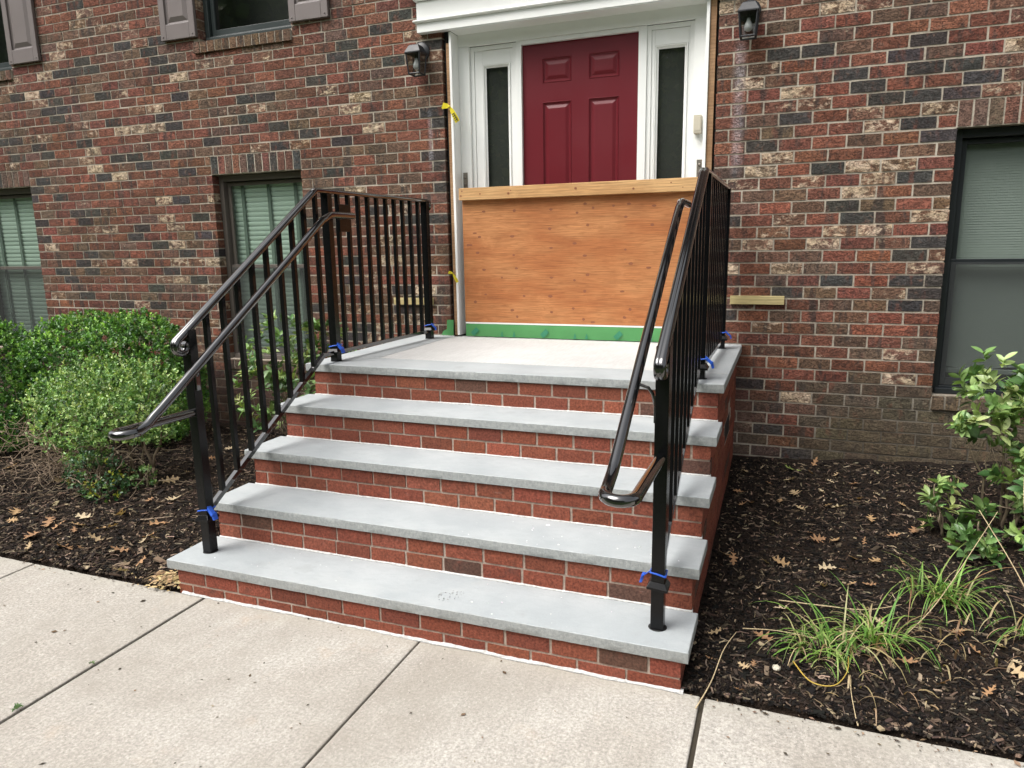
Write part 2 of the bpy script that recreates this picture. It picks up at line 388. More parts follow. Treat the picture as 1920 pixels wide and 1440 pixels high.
M_lglass = glass_mat('lantern_glass', (.72, .74, .72), 2.2, .12)
def screen_mat():
    m, nt, b = mat('insect_screen'); t = NT(nt)
    tr = t.n('BsdfTransparent'); b.inputs['Base Color'].default_value = (.07, .075, .075, 1); b.inputs['Roughness'].default_value = .7
    mx = t.n('MixShader'); mx.inputs[0].default_value = .38; nt.links.new(tr.outputs[0], mx.inputs[1]); nt.links.new(b.outputs[0], mx.inputs[2])
    nt.links.new(mx.outputs[0], nt.nodes['Material Output'].inputs['Surface']); return m
M_screen = screen_mat()
def leaf_mat(name, rough, spec, trans):
    m, nt, b = mat(name); t = NT(nt)
    a = t.n('Attribute', attribute_name='lc'); c = a.outputs['Color']
    n = t.noise(t.pos(), 60, 3); c = t.mix(1.0, c, t.math('ADD', t.math('MULTIPLY', n, .7), .65), 'MULTIPLY')
    t.put(b.inputs['Base Color'], c); b.inputs['Roughness'].default_value = rough; sp(b, spec)
    tl = t.n('BsdfTranslucent'); t.put(tl.inputs[0], t.mix(1.0, c, (1.3, 1.25, .6), 'MULTIPLY'))
    mx = t.n('MixShader'); mx.inputs[0].default_value = trans; nt.links.new(b.outputs[0], mx.inputs[1]); nt.links.new(tl.outputs[0], mx.inputs[2])
    nt.links.new(mx.outputs[0], nt.nodes['Material Output'].inputs['Surface']); return m
M_leaf = leaf_mat('shrub_leaf', .38, .5, .22); M_grass = leaf_mat('grass_blade', .5, .35, .3); M_oak = leaf_mat('dry_oak_leaf', .75, .2, .15)
M_chip = leaf_mat('bark_chip', .95, .1, 0.0)
M_bark = simple('shrub_bark', (.20, .155, .105), .9, 80, .35, .4)
M_twig = simple('dead_twig', (.27, .20, .14), .9, 80, .3, .3)
def mulch_mat():
    m, nt, b = mat('mulch'); t = NT(nt); p = t.pos()
    f = t.noise(p, 120, 8, .75); v = t.vor(t.scale(p, (1, 2.4, 1)), 75); g = t.noise(p, 3, 5)
    c = t.mix(t.ramp(f, .3, .7), (.009, .007, .006), (.042, .030, .023))
    c = t.mix(t.ramp(g, .45, .65, 0, .5), c, (.040, .026, .018))
    t.put(b.inputs['Base Color'], c); b.inputs['Roughness'].default_value = .95; sp(b, .12)
    t.put(b.inputs['Normal'], t.bump(t.math('ADD', f, v), .9, .02)); return m
M_mulch = mulch_mat()
M_soil = simple('joint_dirt', (.045, .038, .028), .95, 80, .4, .5, spec=.1)
M_lawn = simple('ground_cover', (.05, .075, .028), .95, 3, .4, .6, spec=.1, bsc=60)

# ------------------------------------------------------------------ the ground
g = MB(); g.add([(-150,-150,-.09),(150,-150,-.09),(150,W+.3,-.09),(-150,W+.3,-.09)], [(0,1,2,3)])
structure(g.build('ground', M_lawn))
sw = MB().box(-9, 12, -1.225, -.004, -.086, -.012); walk = structure(sw.build('sidewalk', M_soil))
JX = [-7.15, -5.94, -4.73, -3.46, -2.245, -1.03, .165, 1.355, 2.545, 3.755, 4.965, 6.175, 7.38]
for i in range(len(JX)-1):
    x0, x1 = JX[i], JX[i+1]
    ga = {.165: .009, 2.545: .009, -1.03: .005}.get(x0, .0035); gb = {.165: .009, 2.545: .009, -1.03: .005}.get(x1, .0035)
    x0 += ga; x1 -= gb
    dz = {.165: .0, 1.355: -.001, 2.545: -.004}.get(JX[i], random.uniform(-.002, .002))
    nx = 40; m = MB(); vs = []; 
    xs = np.linspace(x0, x1, nx+1)
    jit = lambda: random.uniform(-.0016, .0016)
    for x in xs: vs.append((x + (0 if x0 < x < x1 else jit()), -1.22, dz))
    for x in xs: vs.append((x, -.002+jit(), dz))
    for x in xs: vs.append((x, -1.222, -.07))
    for x in xs: vs.append((x, -.002, -.07))
    n1 = nx+1; fs = []
    for k in range(nx):
        fs += [(k, k+1, n1+k+1, n1+k), (2*n1+k, 2*n1+k+1, k+1, k), (n1+k, n1+k+1, 3*n1+k+1, 3*n1+k)]
    fs += [(0, n1, 3*n1, 2*n1), (nx, 2*n1+nx, 3*n1+nx, n1+nx)]
    m.add(vs, fs); m.build('slab', M_walk, walk, bevel=.006, seg=2)

def nz2(x, y, s=1.0):
    return (math.sin(x*3.1*s+1.3)*math.cos(y*2.7*s+.4) + .6*math.sin(x*7.7*s+y*5.1*s) + .4*math.cos(x*15.1*s-y*13.3*s))
def gz(x, y):
    """height of the mulch"""
    if x > 1.2: base = .012 + .055*max(0, y) + .06*max(0, min(x, 5)-2.5)*max(0, y)/2.68
    else: base = .012 + .020*max(0, y) + (.03*max(0, 1-abs(y-1.1)/1.3) if x < -.3 else 0)
    e = min(1, max(0, y)/.25)
    return base + .011*nz2(x, y)*e + .006*nz2(x*2.3+4, y*2.3)*e
def mulch(name, x0, x1):
    nx, ny = int((x1-x0)/.035), int(2.72/.035); V = []
    for j in range(ny+1):
        for i in range(nx+1):
            x = x0+(x1-x0)*i/nx; y = .001+2.72*j/ny
            z = gz(x, y) + random.uniform(-.004, .004)*(j > 0)
            if j == 0: z = -.04
            if j == 1: z = max(z, .004)
            V.append((x, y if j != 0 else -.001, z))
    F = [(j*(nx+1)+i, j*(nx+1)+i+1, (j+1)*(nx+1)+i+1, (j+1)*(nx+1)+i) for j in range(ny) for i in range(nx)]
    return structure(link(name, npmesh(name, V, F, M_mulch, smooth=True)))
mulch('mulch_bed', -7.2, .02); mulch('mulch_bed', 2.44, 7.4)

# ------------------------------------------------------------------ bricks
def brick_geo(L, Hh, dep, rough, seed):
    """front face towards -Y, centred on x and z, front at y=0"""
    r = random.Random(seed); nx, nzz = 4, 2; V = []; F = []
    cols, rows = nx+1, nzz+1
    for j in range(rows):
        for i in range(cols):
            x = -L/2+L*i/nx; z = -Hh/2+Hh*j/nzz
            edge = (i in (0, nx)) + (j in (0, nzz))
            y = -r.uniform(0, .45*rough) if edge == 0 else (r.uniform(-.5, .5)*rough + .0004*edge)
            if edge: x += r.uniform(-1, 1)*rough*.5*(i in (0, nx)); z += r.uniform(-1, 1)*rough*.45*(j in (0, nzz))
            V.append((x, y, z))
    for j in range(nzz):
        for i in range(nx): F.append((j*cols+i, j*cols+i+1, (j+1)*cols+i+1, (j+1)*cols+i))
    ring = [i for i in range(cols)] + [j*cols+nx for j in range(1, rows)] + [(rows-1)*cols+i for i in range(nx-1, -1, -1)] + [j*cols for j in range(rows-2, 0, -1)]
    o = len(V)
    for k in ring: V.append((V[k][0], dep, V[k][2]))
    n = len(ring)
    for a in range(n):
        b2 = (a+1) % n
        F.append((ring[b2], ring[a], o+a, o+b2))
    return np.array(V), F
BCACHE = {}
def brick_mesh(L, Hh, dep, rough, var, m):
    key = (round(L, 3), round(Hh, 3), round(dep, 3), var, m.name)
    if key not in BCACHE:
        V, F = brick_geo(L, Hh, dep, rough, hash(key[:4]) & 0xffff)
        me = bpy.data.meshes.new('brick'); me.from_pydata([tuple(v) for v in V], [], F); me.materials.append(m); me.update(); BCACHE[key] = me
    return BCACHE[key]
def rot_y_to(ax):
    return {'-y': 0.0, '+x': R(90), '-x': R(-90)}[ax]
class Bricks:
    def __init__(s): s.items = []
    def put(s, c, L, Hh, face='-y', dep=.03, rough=.003, col=(.2, .06, .04, 0)):
        s.items.append((c, L, Hh, face, dep, rough, col))
    def singles(s, items, m, parent, nvar=6):
        for i, (c, L, Hh, face, dep, rough, col) in enumerate(items):
            o = bpy.data.objects.new('brick', brick_mesh(L, Hh, dep, rough, i % nvar, m)); COL.objects.link(o)
            setpar(o, parent); o.location = c; o.rotation_euler = (0, 0, rot_y_to(face)); o.color = col
    def joined(s, items, m, parent, name):
        Vs, Fs, Cs, off = [], [], [], 0
        cache = {}
        for i, (c, L, Hh, face, dep, rough, col) in enumerate(items):
            key = (round(L, 3), round(Hh, 3), round(dep, 3), i % 9)
            if key not in cache: cache[key] = brick_geo(L, Hh, dep, rough, hash(key) & 0xffff)
            V, F = cache[key]
            if face == '+x': V = np.stack([-V[:,1], V[:,0], V[:,2]], 1)
            if face == '-x': V = np.stack([V[:,1], -V[:,0], V[:,2]], 1)
            Vs.append(V + np.array(c)); Fs.append(np.array(F)+off); Cs.append(np.tile(col, (len(V), 1))); off += len(V)
        me = npmesh(name, np.concatenate(Vs), np.concatenate(Fs), m, {'bc': np.concatenate(Cs)})
        return stuff(link(name, me, parent))
def jitter(c, a):
    k = 1+random.uniform(-a, a); return tuple(max(.004, x*k*(1+random.uniform(-a*.4, a*.4))) for x in c)
def wall_col(x, z):
    r = random.random()
    if r < .36: c, a = (.190, .074, .050), random.uniform(.0, .5)
    elif r < .50: c, a = (.240, .092, .058), random.uniform(.1, .45)
    elif r < .67: c, a = (.155, .094, .066), random.uniform(.1, .55)
    elif r < .80: c, a = (.060, .055, .052), random.uniform(0, .35)
    elif r < .95: c, a = (.180, .095, .064), random.uniform(.5, .8)
    else: c, a = (.21, .13, .086), random.uniform(.75, .95)
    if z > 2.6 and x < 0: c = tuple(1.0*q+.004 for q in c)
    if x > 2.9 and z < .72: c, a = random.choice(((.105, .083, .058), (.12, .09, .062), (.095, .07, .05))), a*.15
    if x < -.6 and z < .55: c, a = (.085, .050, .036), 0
    return (*(1.0*q for q in jitter(c, .22)), a)

# ------------------------------------------------------------------ the house
house = thing('brick_house', (1.26, W+.2, 0), 'mixed red and charcoal brick house front with maroon door and shutters', 'house')
OPEN = [(-2.03, -1.08, .69, ZS), (-5.27, -4.315, .69, ZS), (3.667, 4.617, .68, ZS), (-2.03, -1.08, 3.42, 4.95), (-5.30, -4.34, 3.42, 4.95), (3.667, 4.617, 3.42, 4.95)]
DOORO = (.252, 2.262, .90, 3.30)
WX0, WX1, WZ0, WZ1 = -6.6, 6.4, -.12, 5.62
allo = OPEN + [DOORO]
xs = sorted({WX0, WX1, *[v for o in allo for v in o[:2]]}); zs = sorted({WZ0, WZ1, *[min(v, WZ1) for o in allo for v in o[2:]]})
SILLM = True
wm = MB(); YB = W+.0042
def inside(x, z, pad=0): return any(o[0]-pad < x < o[1]+pad and o[2]-pad < z < o[3]+pad for o in allo)
for i in range(len(xs)-1):
    for j in range(len(zs)-1):
        if not inside((xs[i]+xs[i+1])/2, (zs[j]+zs[j+1])/2):
            wm.add([(xs[i],YB,zs[j]),(xs[i+1],YB,zs[j]),(xs[i+1],YB,zs[j+1]),(xs[i],YB,zs[j+1])], [(0,1,2,3)])
for o in allo:
    x0, x1, z0, z1 = o; z1 = min(z1, WZ1); dp = W+.14
    for q in ([(x0,YB,z0),(x0,dp,z0),(x0,dp,z1),(x0,YB,z1)], [(x1,YB,z0),(x1,YB,z1),(x1,dp,z1),(x1,dp,z0)], [(x0,YB,z1),(x0,dp,z1),(x1,dp,z1),(x1,YB,z1)], [(x0,YB,z0),(x1,YB,z0),(x1,dp,z0),(x0,dp,z0)]):
        wm.add(q, [(0,1,2,3)])
for o in OPEN: wm.box(o[0]-(.056 if o[2] > 3 else -.003), o[1]-.003, W-.0145, W+.02, o[2]-.089, o[2]-.010)
me = bpy.data.meshes.new('wall'); me.from_pydata(wm.v, [], wm.f); me.materials.append(M_wm)
wall = link('wall', me, house)
MB().add([(WX0-.3,W-.45,5.60),(WX1+.3,W-.45,5.60),(WX1+.3,W+6,9.0),(WX0-.3,W+6,9.0),(WX0-.3,W-.45,5.45),(WX1+.3,W-.45,5.45),(WX1+.3,W+.02,5.45),(WX0-.3,W+.02,5.45)],[(0,1,2,3),(4,5,1,0),(4,7,6,5)]).build('unseen_roof', M_tar, house)  # out of view: roof and eaves added to darken reflections in the rails
ROOTLOC['wall'] = Vector((0, 0, 0))
wb = Bricks(); JT = .0112
soldier = [(o[0]-.0, o[1]+.0, o[3], o[3]+2*CO) for o in OPEN]
sills = [(o[0]-.06 if o[3] > 4.5 else o[0]+.0, o[1]+.0, o[2]-.092, o[2]-.006) for o in OPEN]
nrow0 = int((WZ0-ZS)/CO)-1; nrow1 = int((WZ1-ZS)/CO)+1
def cut(segs, a, b):
    out = []
    for (s0, s1) in segs:
        if b <= s0 or a >= s1: out.append((s0, s1)); continue
        if a > s0: out.append((s0, a))
        if b < s1: out.append((b, s1))
    return out
for row in range(nrow0, nrow1):
    z0 = ZS+row*CO; z1 = z0+CO; zc = (z0+z1)/2
    if z1 < WZ0 or z0 > WZ1: continue
    segs = [(WX0, WX1)]
    for o in allo:
        if o[2]-.01 < zc < o[3]+.005: segs = cut(segs, o[0]+.004, o[1]-.004)
    for q in soldier + sills:
        if q[2]-.002 < zc < q[3]+.012: segs = cut(segs, q[0]-.004, q[1]+.004)
    for (s0, s1) in segs:
        right = (s0+s1)/2 > 1.2
        ph = (2.4527 if right else -4.227) + (BL/2 if (row % 2 == (0 if right else 1)) else 0)
        ph += random.uniform(-.008, .008)
        k0 = math.floor((s0-ph)/BL)
        edges = [s0] + [e for e in (ph+BL*k for k in range(k0, k0+80)) if s0+.055 < e < s1-.055] + [s1]
        for a, b2 in zip(edges[:-1], edges[1:]):
            a2 = a + (JT/2 if a > s0 else 0)+random.uniform(-.0012, .0012); b3 = b2 - (JT/2 if b2 < s1 else 0)+random.uniform(-.0012, .0012)
            L = round((b3-a2)/.004)*.004; hh = CO-JT-random.choice((0, 0, .001, -.001))
            edge_in = (a == s0 and s0 > WX0+.01) or (b2 == s1 and s1 < WX1-.01)
            xc = (a2+b3)/2
            if xc-L/2 > 2.50 or xc < 0 or zc > .95 or True:
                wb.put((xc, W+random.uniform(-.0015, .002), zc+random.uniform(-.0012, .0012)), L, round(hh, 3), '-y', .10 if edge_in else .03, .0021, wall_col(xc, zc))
for (x0, x1, z0, z1) in soldier:
    n = round((x1-x0)/CO)
    for k in range(n):
        xc = x0+(x1-x0)*(k+.5)/n; cc = wall_col(-1, 2.0)
        wb.put((xc, W+random.uniform(-.001, .002), (z0+z1)/2), round((x1-x0)/n-JT, 3), 2*CO-JT, '-y', .10, .0025, (*(.85*v+.02 for v in cc[:3]), cc[3]*.5))
for (x0, x1, z0, z1) in sills:
    n = round((x1-x0)/CO); up = z0 > 2
    for k in range(n):
        xc = x0+(x1-x0)*(k+.5)/n; rt = x0 > 2
        c = jitter((.16, .10, .06) if up else ((.20, .145, .095) if rt else (.13, .085, .06)), .25)
        wb.put((xc, W-.02+random.uniform(-.002, .002), (z0+z1)/2), round((x1-x0)/n-JT, 3), z1-z0, '-y', .13, .0025, (*c, 0))
def shown(it):
    u, v, d = project(it[0]); 
    if not (-20 < u < 1940 and -10 < v < 1450): return 0
    if 600 < u < 1345 and v > 640: return 0
    if it[0][2] < gz(it[0][0], 2.6)-.01: return 0
    return it[1]*it[2]/d/d
ranked = sorted(wb.items, key=shown, reverse=True)
wb.singles(ranked[:296], M_wb_o, wall, 8)
wb.joined(ranked[296:], M_wb_a, wall, 'brick_courses')

# windows: frame, sashes, panes, blinds
def ring(m, x0, x1, y0, y1, z0, z1, w, wb_=None, wt=None):
    wb_ = wb_ if wb_ is not None else w; wt = wt if wt is not None else w
    m.box(x0, x0+w, y0, y1, z0, z1); m.box(x1-w, x1, y0, y1, z0, z1); m.box(x0+w+.0004, x1-w-.0004, y0+.0007, y1-.0007, z0, z0+wb_); m.box(x0+w+.0004, x1-w-.0004, y0+.0007, y1-.0007, z1-wt, z1)
slat_me = {}
def vquad(x0, x1, y, z0, z1): return MB().add([(x0,y,z0),(x1,y,z0),(x1,y,z1),(x0,y,z1)], [(0,1,2,3)])
def window(o, mf, style):
    x0, x1, z0, z1 = o; zt = z1
    y = W+.075; e = .006
    m = MB(); ring(m, x0+e, x1-e, y, W+.16, z0+.002, zt-.004, .045, .05, .05)
    m.box(x0+e+.02, x1-e-.02, y-.022, y-.0008, z0+.003, z0+.038)          # sill nose
    win = m.build('window', mf, house, bevel=.003)
    ROOTLOC[win.name] = Vector((0, 0, 0))
    a0, a1 = x0+.056, x1-.056; zm = 1.52 if z1 < 3 else zt
    if z1 < 3:
        m = MB(); ring(m, a0, a1, y+.045, y+.07, zm-.012, z1-.062, .032, .03, .028); m.build('upper_sash', mf, win, bevel=.002)
        m = MB(); ring(m, a0-.003, a1+.003, y+.014, y+.040, z0+.058, zm+.022, .034, .045, .034); m.build('lower_sash', mf, win, bevel=.002)
        vquad(a0+.03, a1-.03, y+.058, zm+.012, z1-.088).build('pane', M_glass, win)
        vquad(a0+.03, a1-.03, y+.028, z0+.10, zm-.01).build('pane', M_glass, win)
        vquad(a0+.001, a1-.001, y+.007, z0+.056, zm+.002).build('insect_screen', M_screen, win)
    else:
        m = MB(); ring(m, a0, a1, y+.03, y+.06, z0+.058, zt-.055, .038, .05, .03); m.build('lower_sash', mf, win, bevel=.002)
        vquad(a0+.036, a1-.036, y+.045, z0+.10, zt-.08).build('pane', M_glass_d, win)
    # what stands behind the glass
    yb = W+.178
    if style == 'slats':
        key = round(a1-a0, 3)
        if key not in slat_me:
            L = (a1-a0)/2+.01; n = 6; V = []; F = []
            for s_ in (-1, 1):
                for k in range(n+1):
                    q = -.027+.054*k/n; bow = .004*(1-(2*k/n-1)**2)
                    V.append((s_*L, -.28*q - bow, q*.93))
            for k in range(n): F.append((k, k+1, n+1+k+1, n+1+k))
            me = bpy.data.meshes.new('slat'); me.from_pydata(V, [], F); me.materials.append(M_slat); me.polygons.foreach_set('use_smooth', [True]*len(F)); slat_me[key] = me
        z = z0+.075
        while z < z1-.09:
            o2 = link('slat', slat_me[key], win); o2.location = ((a0+a1)/2, yb, z); o2.rotation_euler = (random.uniform(-.06, .06), random.gauss(0, .003), 0); z += .0418
        for fx in (.16, .5, .84):
            xx = a0+(a1-a0)*fx; MB().box(xx-.016, xx+.016, yb-.024, yb-.021, z0+.06, z1-.06).build('blind_tape', M_tape, win)
    elif style == 'closed':
        V = []; F = []; z = z0+.16; k = 0; xa, xb = a0+.02, a1-.01
        nseg = 24
        while z < z1-.07:
            for q in range(nseg+1):
                x = xa+(xb-xa)*q/nseg; sag = .012*math.sin(q*.5+2)*max(0, 1-(z-z0-.16)/.35)
                V.append((x, yb-.0018, z+sag)); V.append((x, yb+.0022, z+.0165+sag))
            b0 = k*(nseg+1)*2
            for q in range(nseg): F.append((b0+2*q, b0+2*q+2, b0+2*q+3, b0+2*q+1))
            z += .0158; k += 1
        stuff(link('blind', npmesh('blind', V, F, M_slat_r), win))
        MB().box(xa, xb, yb-.012, yb+.012, z0+.125, z0+.155).build('blind_rail', M_slat_r, win, bevel=.003)
    if style != 'none':
        m = MB(); m.add([(x0,W+.5,z0-.1),(x1,W+.5,z0-.1),(x1,W+.5,zt),(x0,W+.5,zt)], [(0,1,2,3)]); m.add([(x0,W+.16,z0),(x1,W+.16,z0),(x1,W+.5,z0-.1),(x0,W+.5,z0-.1)], [(0,1,2,3)])
        m.add([(x0,W+.16,z0),(x0,W+.5,z0-.1),(x0,W+.5,zt),(x0,W+.16,zt)], [(0,1,2,3)]); m.add([(x1,W+.16,z0),(x1,W+.16,zt),(x1,W+.5,zt),(x1,W+.5,z0-.1)], [(0,1,2,3)]); m.add([(x0,W+.16,zt),(x1,W+.16,zt),(x1,W+.5,zt),(x0,W+.5,zt)], [(0,1,2,3)])
        m.build('dark_room_backing', M_room, win)
    return win
window(OPEN[0], M_taupe, 'slats'); window(OPEN[1], M_taupe, 'slats'); window(OPEN[2], M_dark, 'closed')
for o in OPEN[3:]: window(o, M_slate, 'dark')

def shutter(x0, x1, z0):
    m = MB(); y0, y1 = W-.034, W-.003; z1 = 4.93
    st = .062; zb = z0+.125
    m.box(x0, x0+st, y0, y1, z0, z1); m.box(x1-st, x1, y0, y1, z0, z1); m.box(x0+st, x1-st, y0+.0006, y1, z0, zb)
    s_ = m.build('shutter', M_shut, house, bevel=.004)
    ROOTLOC[s_.name] = Vector((0, 0, 0))
    a0, a1 = x0+st, x1-st; p = MB(); q = [(a0+.001,a1-.001,zb+.001,y0+.016),(a0+.018,a1-.018,zb+.018,y0+.020),(a0+.055,a1-.055,zb+.055,y0+.004)]
    V = []; F = []
    for (xa, xb, za, yy) in q: V += [(xa,yy,za),(xb,yy,za),(xb,yy,z1),(xa,yy,z1)]
    for k in range(2):
        b = 4*k; F += [(b,b+1,b+5,b+4),(b+1,b+2,b+6,b+5),(b+3,b,b+4,b+7)]
    F.append((8,9,10,11)); p.add(V, F); p.build('panel', M_shut, s_)
    for xx in (x0+.028, x1-.028): MB().lathe((xx, y0-.004, z0+.028), [(.002,-.001),(.006,0),(.007,.004)], 10, 'y').build('screw', M_shut, s_, smooth=True)
shutter(-2.412, -2.034, 3.456); shutter(-1.072, -.706, 3.456); shutter(-4.325, -3.925, 3.452)

# doorway
DY = W+.11
def part(m, name, mt, parent=None, bevel=.002): 
    o = m.build(name, mt, parent or house, bevel=bevel); ROOTLOC[o.name] = Vector((0, 0, 0)); return o
part(MB().box(.2525, 2.2615, DY+.075, DY+.09, .9, 3.3), 'sheathing', M_tar, bevel=0)
for (a, b2) in ((.288, .3165), (2.2035, 2.243)): part(MB().box(a, b2, W+.002, DY+.03, .972, 3.16 if a < 1 else 3.3), 'stud', M_stud)
for (a, b2) in ((.262, .283), (2.247, 2.259)): part(MB().box(a, b2, W+.035, DY+.03, .965, 3.28), 'tar_paper', M_tar)
for (a, b2) in ((.3185, .338), (2.180, 2.2015)): part(MB().box(a, b2, W-.012, DY+.03, .975, 3.232), 'jamb', M_trim)
part(MB().box(.3385, .425, DY, DY+.028, .985, 3.148), 'casing', M_trim); part(MB().box(2.092, 2.1795, DY, DY+.028, .985, 3.148), 'casing', M_trim)
part(MB().box(.3385, 2.1795, DY-.002, DY+.028, 3.149, 3.236), 'head_casing', M_trim)
def sidelight(x0, x1, g0, g1, mull):
    z0, z1, gz0, gz1 = .99, 3.146, 1.22, 2.990
    m = MB(); ring(m, x0, x1, DY+.026, DY+.07, z0, z1, .03, .06, .03); s_ = part(m, 'sidelight', M_trim)
    m = MB(); a0, a1 = x0+.031, x1-.031
    m.box(a0, g0-.026, DY+.036, DY+.064, z0+.062, z1-.032); m.box(g1+.026, a1, DY+.036, DY+.064, z0+.062, z1-.032)
    m.box(g0-.0255, g1+.0255, DY+.0365, DY+.0635, gz1+.026, z1-.0325); m.box(g0-.0255, g1+.0255, DY+.0365, DY+.0635, z0+.0625, gz0-.026)
    m.build('sash', M_trim, s_, bevel=.002)
    V = []; F = []
    prof = [(.025, .037), (.021, .028), (.015, .030), (.010, .040), (.0, .046)]
    for (o_, y_) in prof: V += [(g0-o_,DY+y_,gz0-o_),(g1+o_,DY+y_,gz0-o_),(g1+o_,DY+y_,gz1+o_),(g0-o_,DY+y_,gz1+o_)]
    for k in range(len(prof)-1):
        b = 4*k; F += [(b+i, b+(i+1)%4, b+4+(i+1)%4, b+4+i) for i in range(4)]
    MB().add(V, F).build('glazing_bead', M_trim, s_)
    vquad(g0-.004, g1+.004, DY+.049, gz0-.004, gz1+.004).build('pane', M_glass_d, s_)
    m = MB(); m.add([(g0-.02,DY+.0735,gz0-.02),(g1+.02,DY+.0735,gz0-.02),(g1+.02,DY+.0735,gz1+.02),(g0-.02,DY+.0735,gz1+.02)], [(0,1,2,3)]); m.build('dark_room_backing', M_room, s_)
sidelight(.4255, .80, .548, .722, 0); sidelight(1.7685, 2.0915, 1.846, 2.024, 0)
for (a, b2) in ((.8005, .840), (1.710, 1.768)): part(MB().box(a, b2, DY+.012, DY+.07, .99, 3.146), 'mullion', M_trim)
part(MB().box(.8405, 1.7095, DY+.012, DY+.07, 3.119, 3.1475), 'door_stop', M_trim)
part(MB().box(.34, 2.178, DY-.01, DY+.07, .968, .989), 'threshold', M_steel)
# six-panel door
dx0, dx1, dz0, dz1, dy = .8415, 1.7085, .992, 3.118, DY+.040
V = []; F = []
pan = [(.995,1.218,2.843,3.016),(1.346,1.571,2.843,3.016),(.995,1.218,1.88,2.711),(1.346,1.571,1.88,2.711),(.995,1.218,1.16,1.74),(1.346,1.571,1.16,1.74)]
gx = sorted({dx0, dx1, *[v for p in pan for v in p[:2]]}); gzs = sorted({dz0, dz1, *[v for p in pan for v in p[2:]]})
dm = MB()
for i in range(len(gx)-1):
    for j in range(len(gzs)-1):
        cx, cz = (gx[i]+gx[i+1])/2, (gzs[j]+gzs[j+1])/2
        if not any(p[0] < cx < p[1] and p[2] < cz < p[3] for p in pan):
            dm.add([(gx[i],dy,gzs[j]),(gx[i+1],dy,gzs[j]),(gx[i+1],dy,gzs[j+1]),(gx[i],dy,gzs[j+1])], [(0,1,2,3)])
dm.box(dx0, dx1, dy+.012, dy+.03, dz0, dz1)
me = bpy.data.meshes.new('door'); me.from_pydata(dm.v, [], dm.f); me.materials.append(M_door); door = link('door', me, house); ROOTLOC['door'] = Vector((0,0,0))
for (a, b2, c, d2) in pan:
    V = []; F = []; prof = [(0, 0), (.004, -.004), (.008, .001), (.016, .009), (.024, .009), (.046, .001), (.05, .0005)]
    for (i_, y_) in prof: V += [(a+i_,dy+y_,c+i_),(b2-i_,dy+y_,c+i_),(b2-i_,dy+y_,d2-i_),(a+i_,dy+y_,d2-i_)]
    n = len(prof)
    for k in range(n-1): F += [(4*k+i, 4*k+(i+1)%4, 4*k+4+(i+1)%4, 4*k+4+i) for i in range(4)]
    F.append(tuple(range(4*n-4, 4*n)))
    MB().add(V, F).build('door_panel', M_door, door)
# entablature over the doorway
ey = W-.055
en = MB(); en.box(.080, 2.44, ey, W+.006, 3.240, 3.304); part(en, 'entablature', M_trim)
part(MB().box(.080, 2.44, ey+.004, W+.006, 3.3275, 3.454), 'frieze_board', M_trim)
V = []; prof = [(0, z-.018) if o_ == 0 else (o_, z-.018) for (o_, z) in [(0, 3.3225), (.012, 3.3235), (.022, 3.330), (.024, 3.336), (.018, 3.342), (0, 3.345)]]
m = MB(); m.add([(.080-o_, ey-o_, z) for (o_, z) in prof]+[(2.44+o_, ey-o_, z) for (o_, z) in prof]+[(.080-o_, W-.004, z) for (o_, z) in prof]+[(2.44+o_, W-.004, z) for (o_, z) in prof],
        [(k, k+1, 7+k, 6+k) for k in range(5)] + [(12+k, 13+k, k+1, k) for k in range(5)] + [(6+k, 7+k, 19+k, 18+k) for k in range(5)])
part(m, 'bead_moulding', M_trim, bevel=0)
prof = [(o_, z-.020) for (o_, z) in [(0, 3.4745), (.010, 3.476), (.016, 3.484), (.018, 3.50), (.045, 3.53), (.075, 3.55), (.08, 3.60), (.0, 3.62)]]
n = len(prof); m = MB(); m.add([(.080-o_, ey-o_, z) for (o_, z) in prof]+[(2.44+o_, ey-o_, z) for (o_, z) in prof]+[(.080-o_, W-.004, z) for (o_, z) in prof]+[(2.44+o_, W-.004, z) for (o_, z) in prof],
        [(k, k+1, n+k+1, n+k) for k in range(n-1)] + [(2*n+k, 2*n+k+1, k+1, k) for k in range(n-1)] + [(n+k, n+k+1, 3*n+k+1, 3*n+k) for k in range(n-1)])
part(m, 'cornice', M_trim, bevel=0)
part(MB().box(.3385, 2.1795, W-.049, DY-.0025, 3.2335, 3.2395), 'soffit', M_trim, bevel=0)
for (x, dx, ww) in ((1.105, .045, .008), (1.157, .060, .026)):
    m = MB(); yy = ey+.002; z0, z1 = 3.345 if x < 1.13 else 3.349, 3.438
    m.add([(x-.004,yy,z0),(x+.006,yy,z0),(x+dx+ww,yy,z1),(x+dx,yy,z1),(x-.004,yy+.003,z0),(x+.006,yy+.003,z0),(x+dx+ww,yy+.003,z1),(x+dx,yy+.003,z1)], [(0,1,2,3),(0,4,5,1),(1,5,6,2),(2,6,7,3),(3,7,4,0)])
    part(m, 'house_number', M_ink, bevel=0)

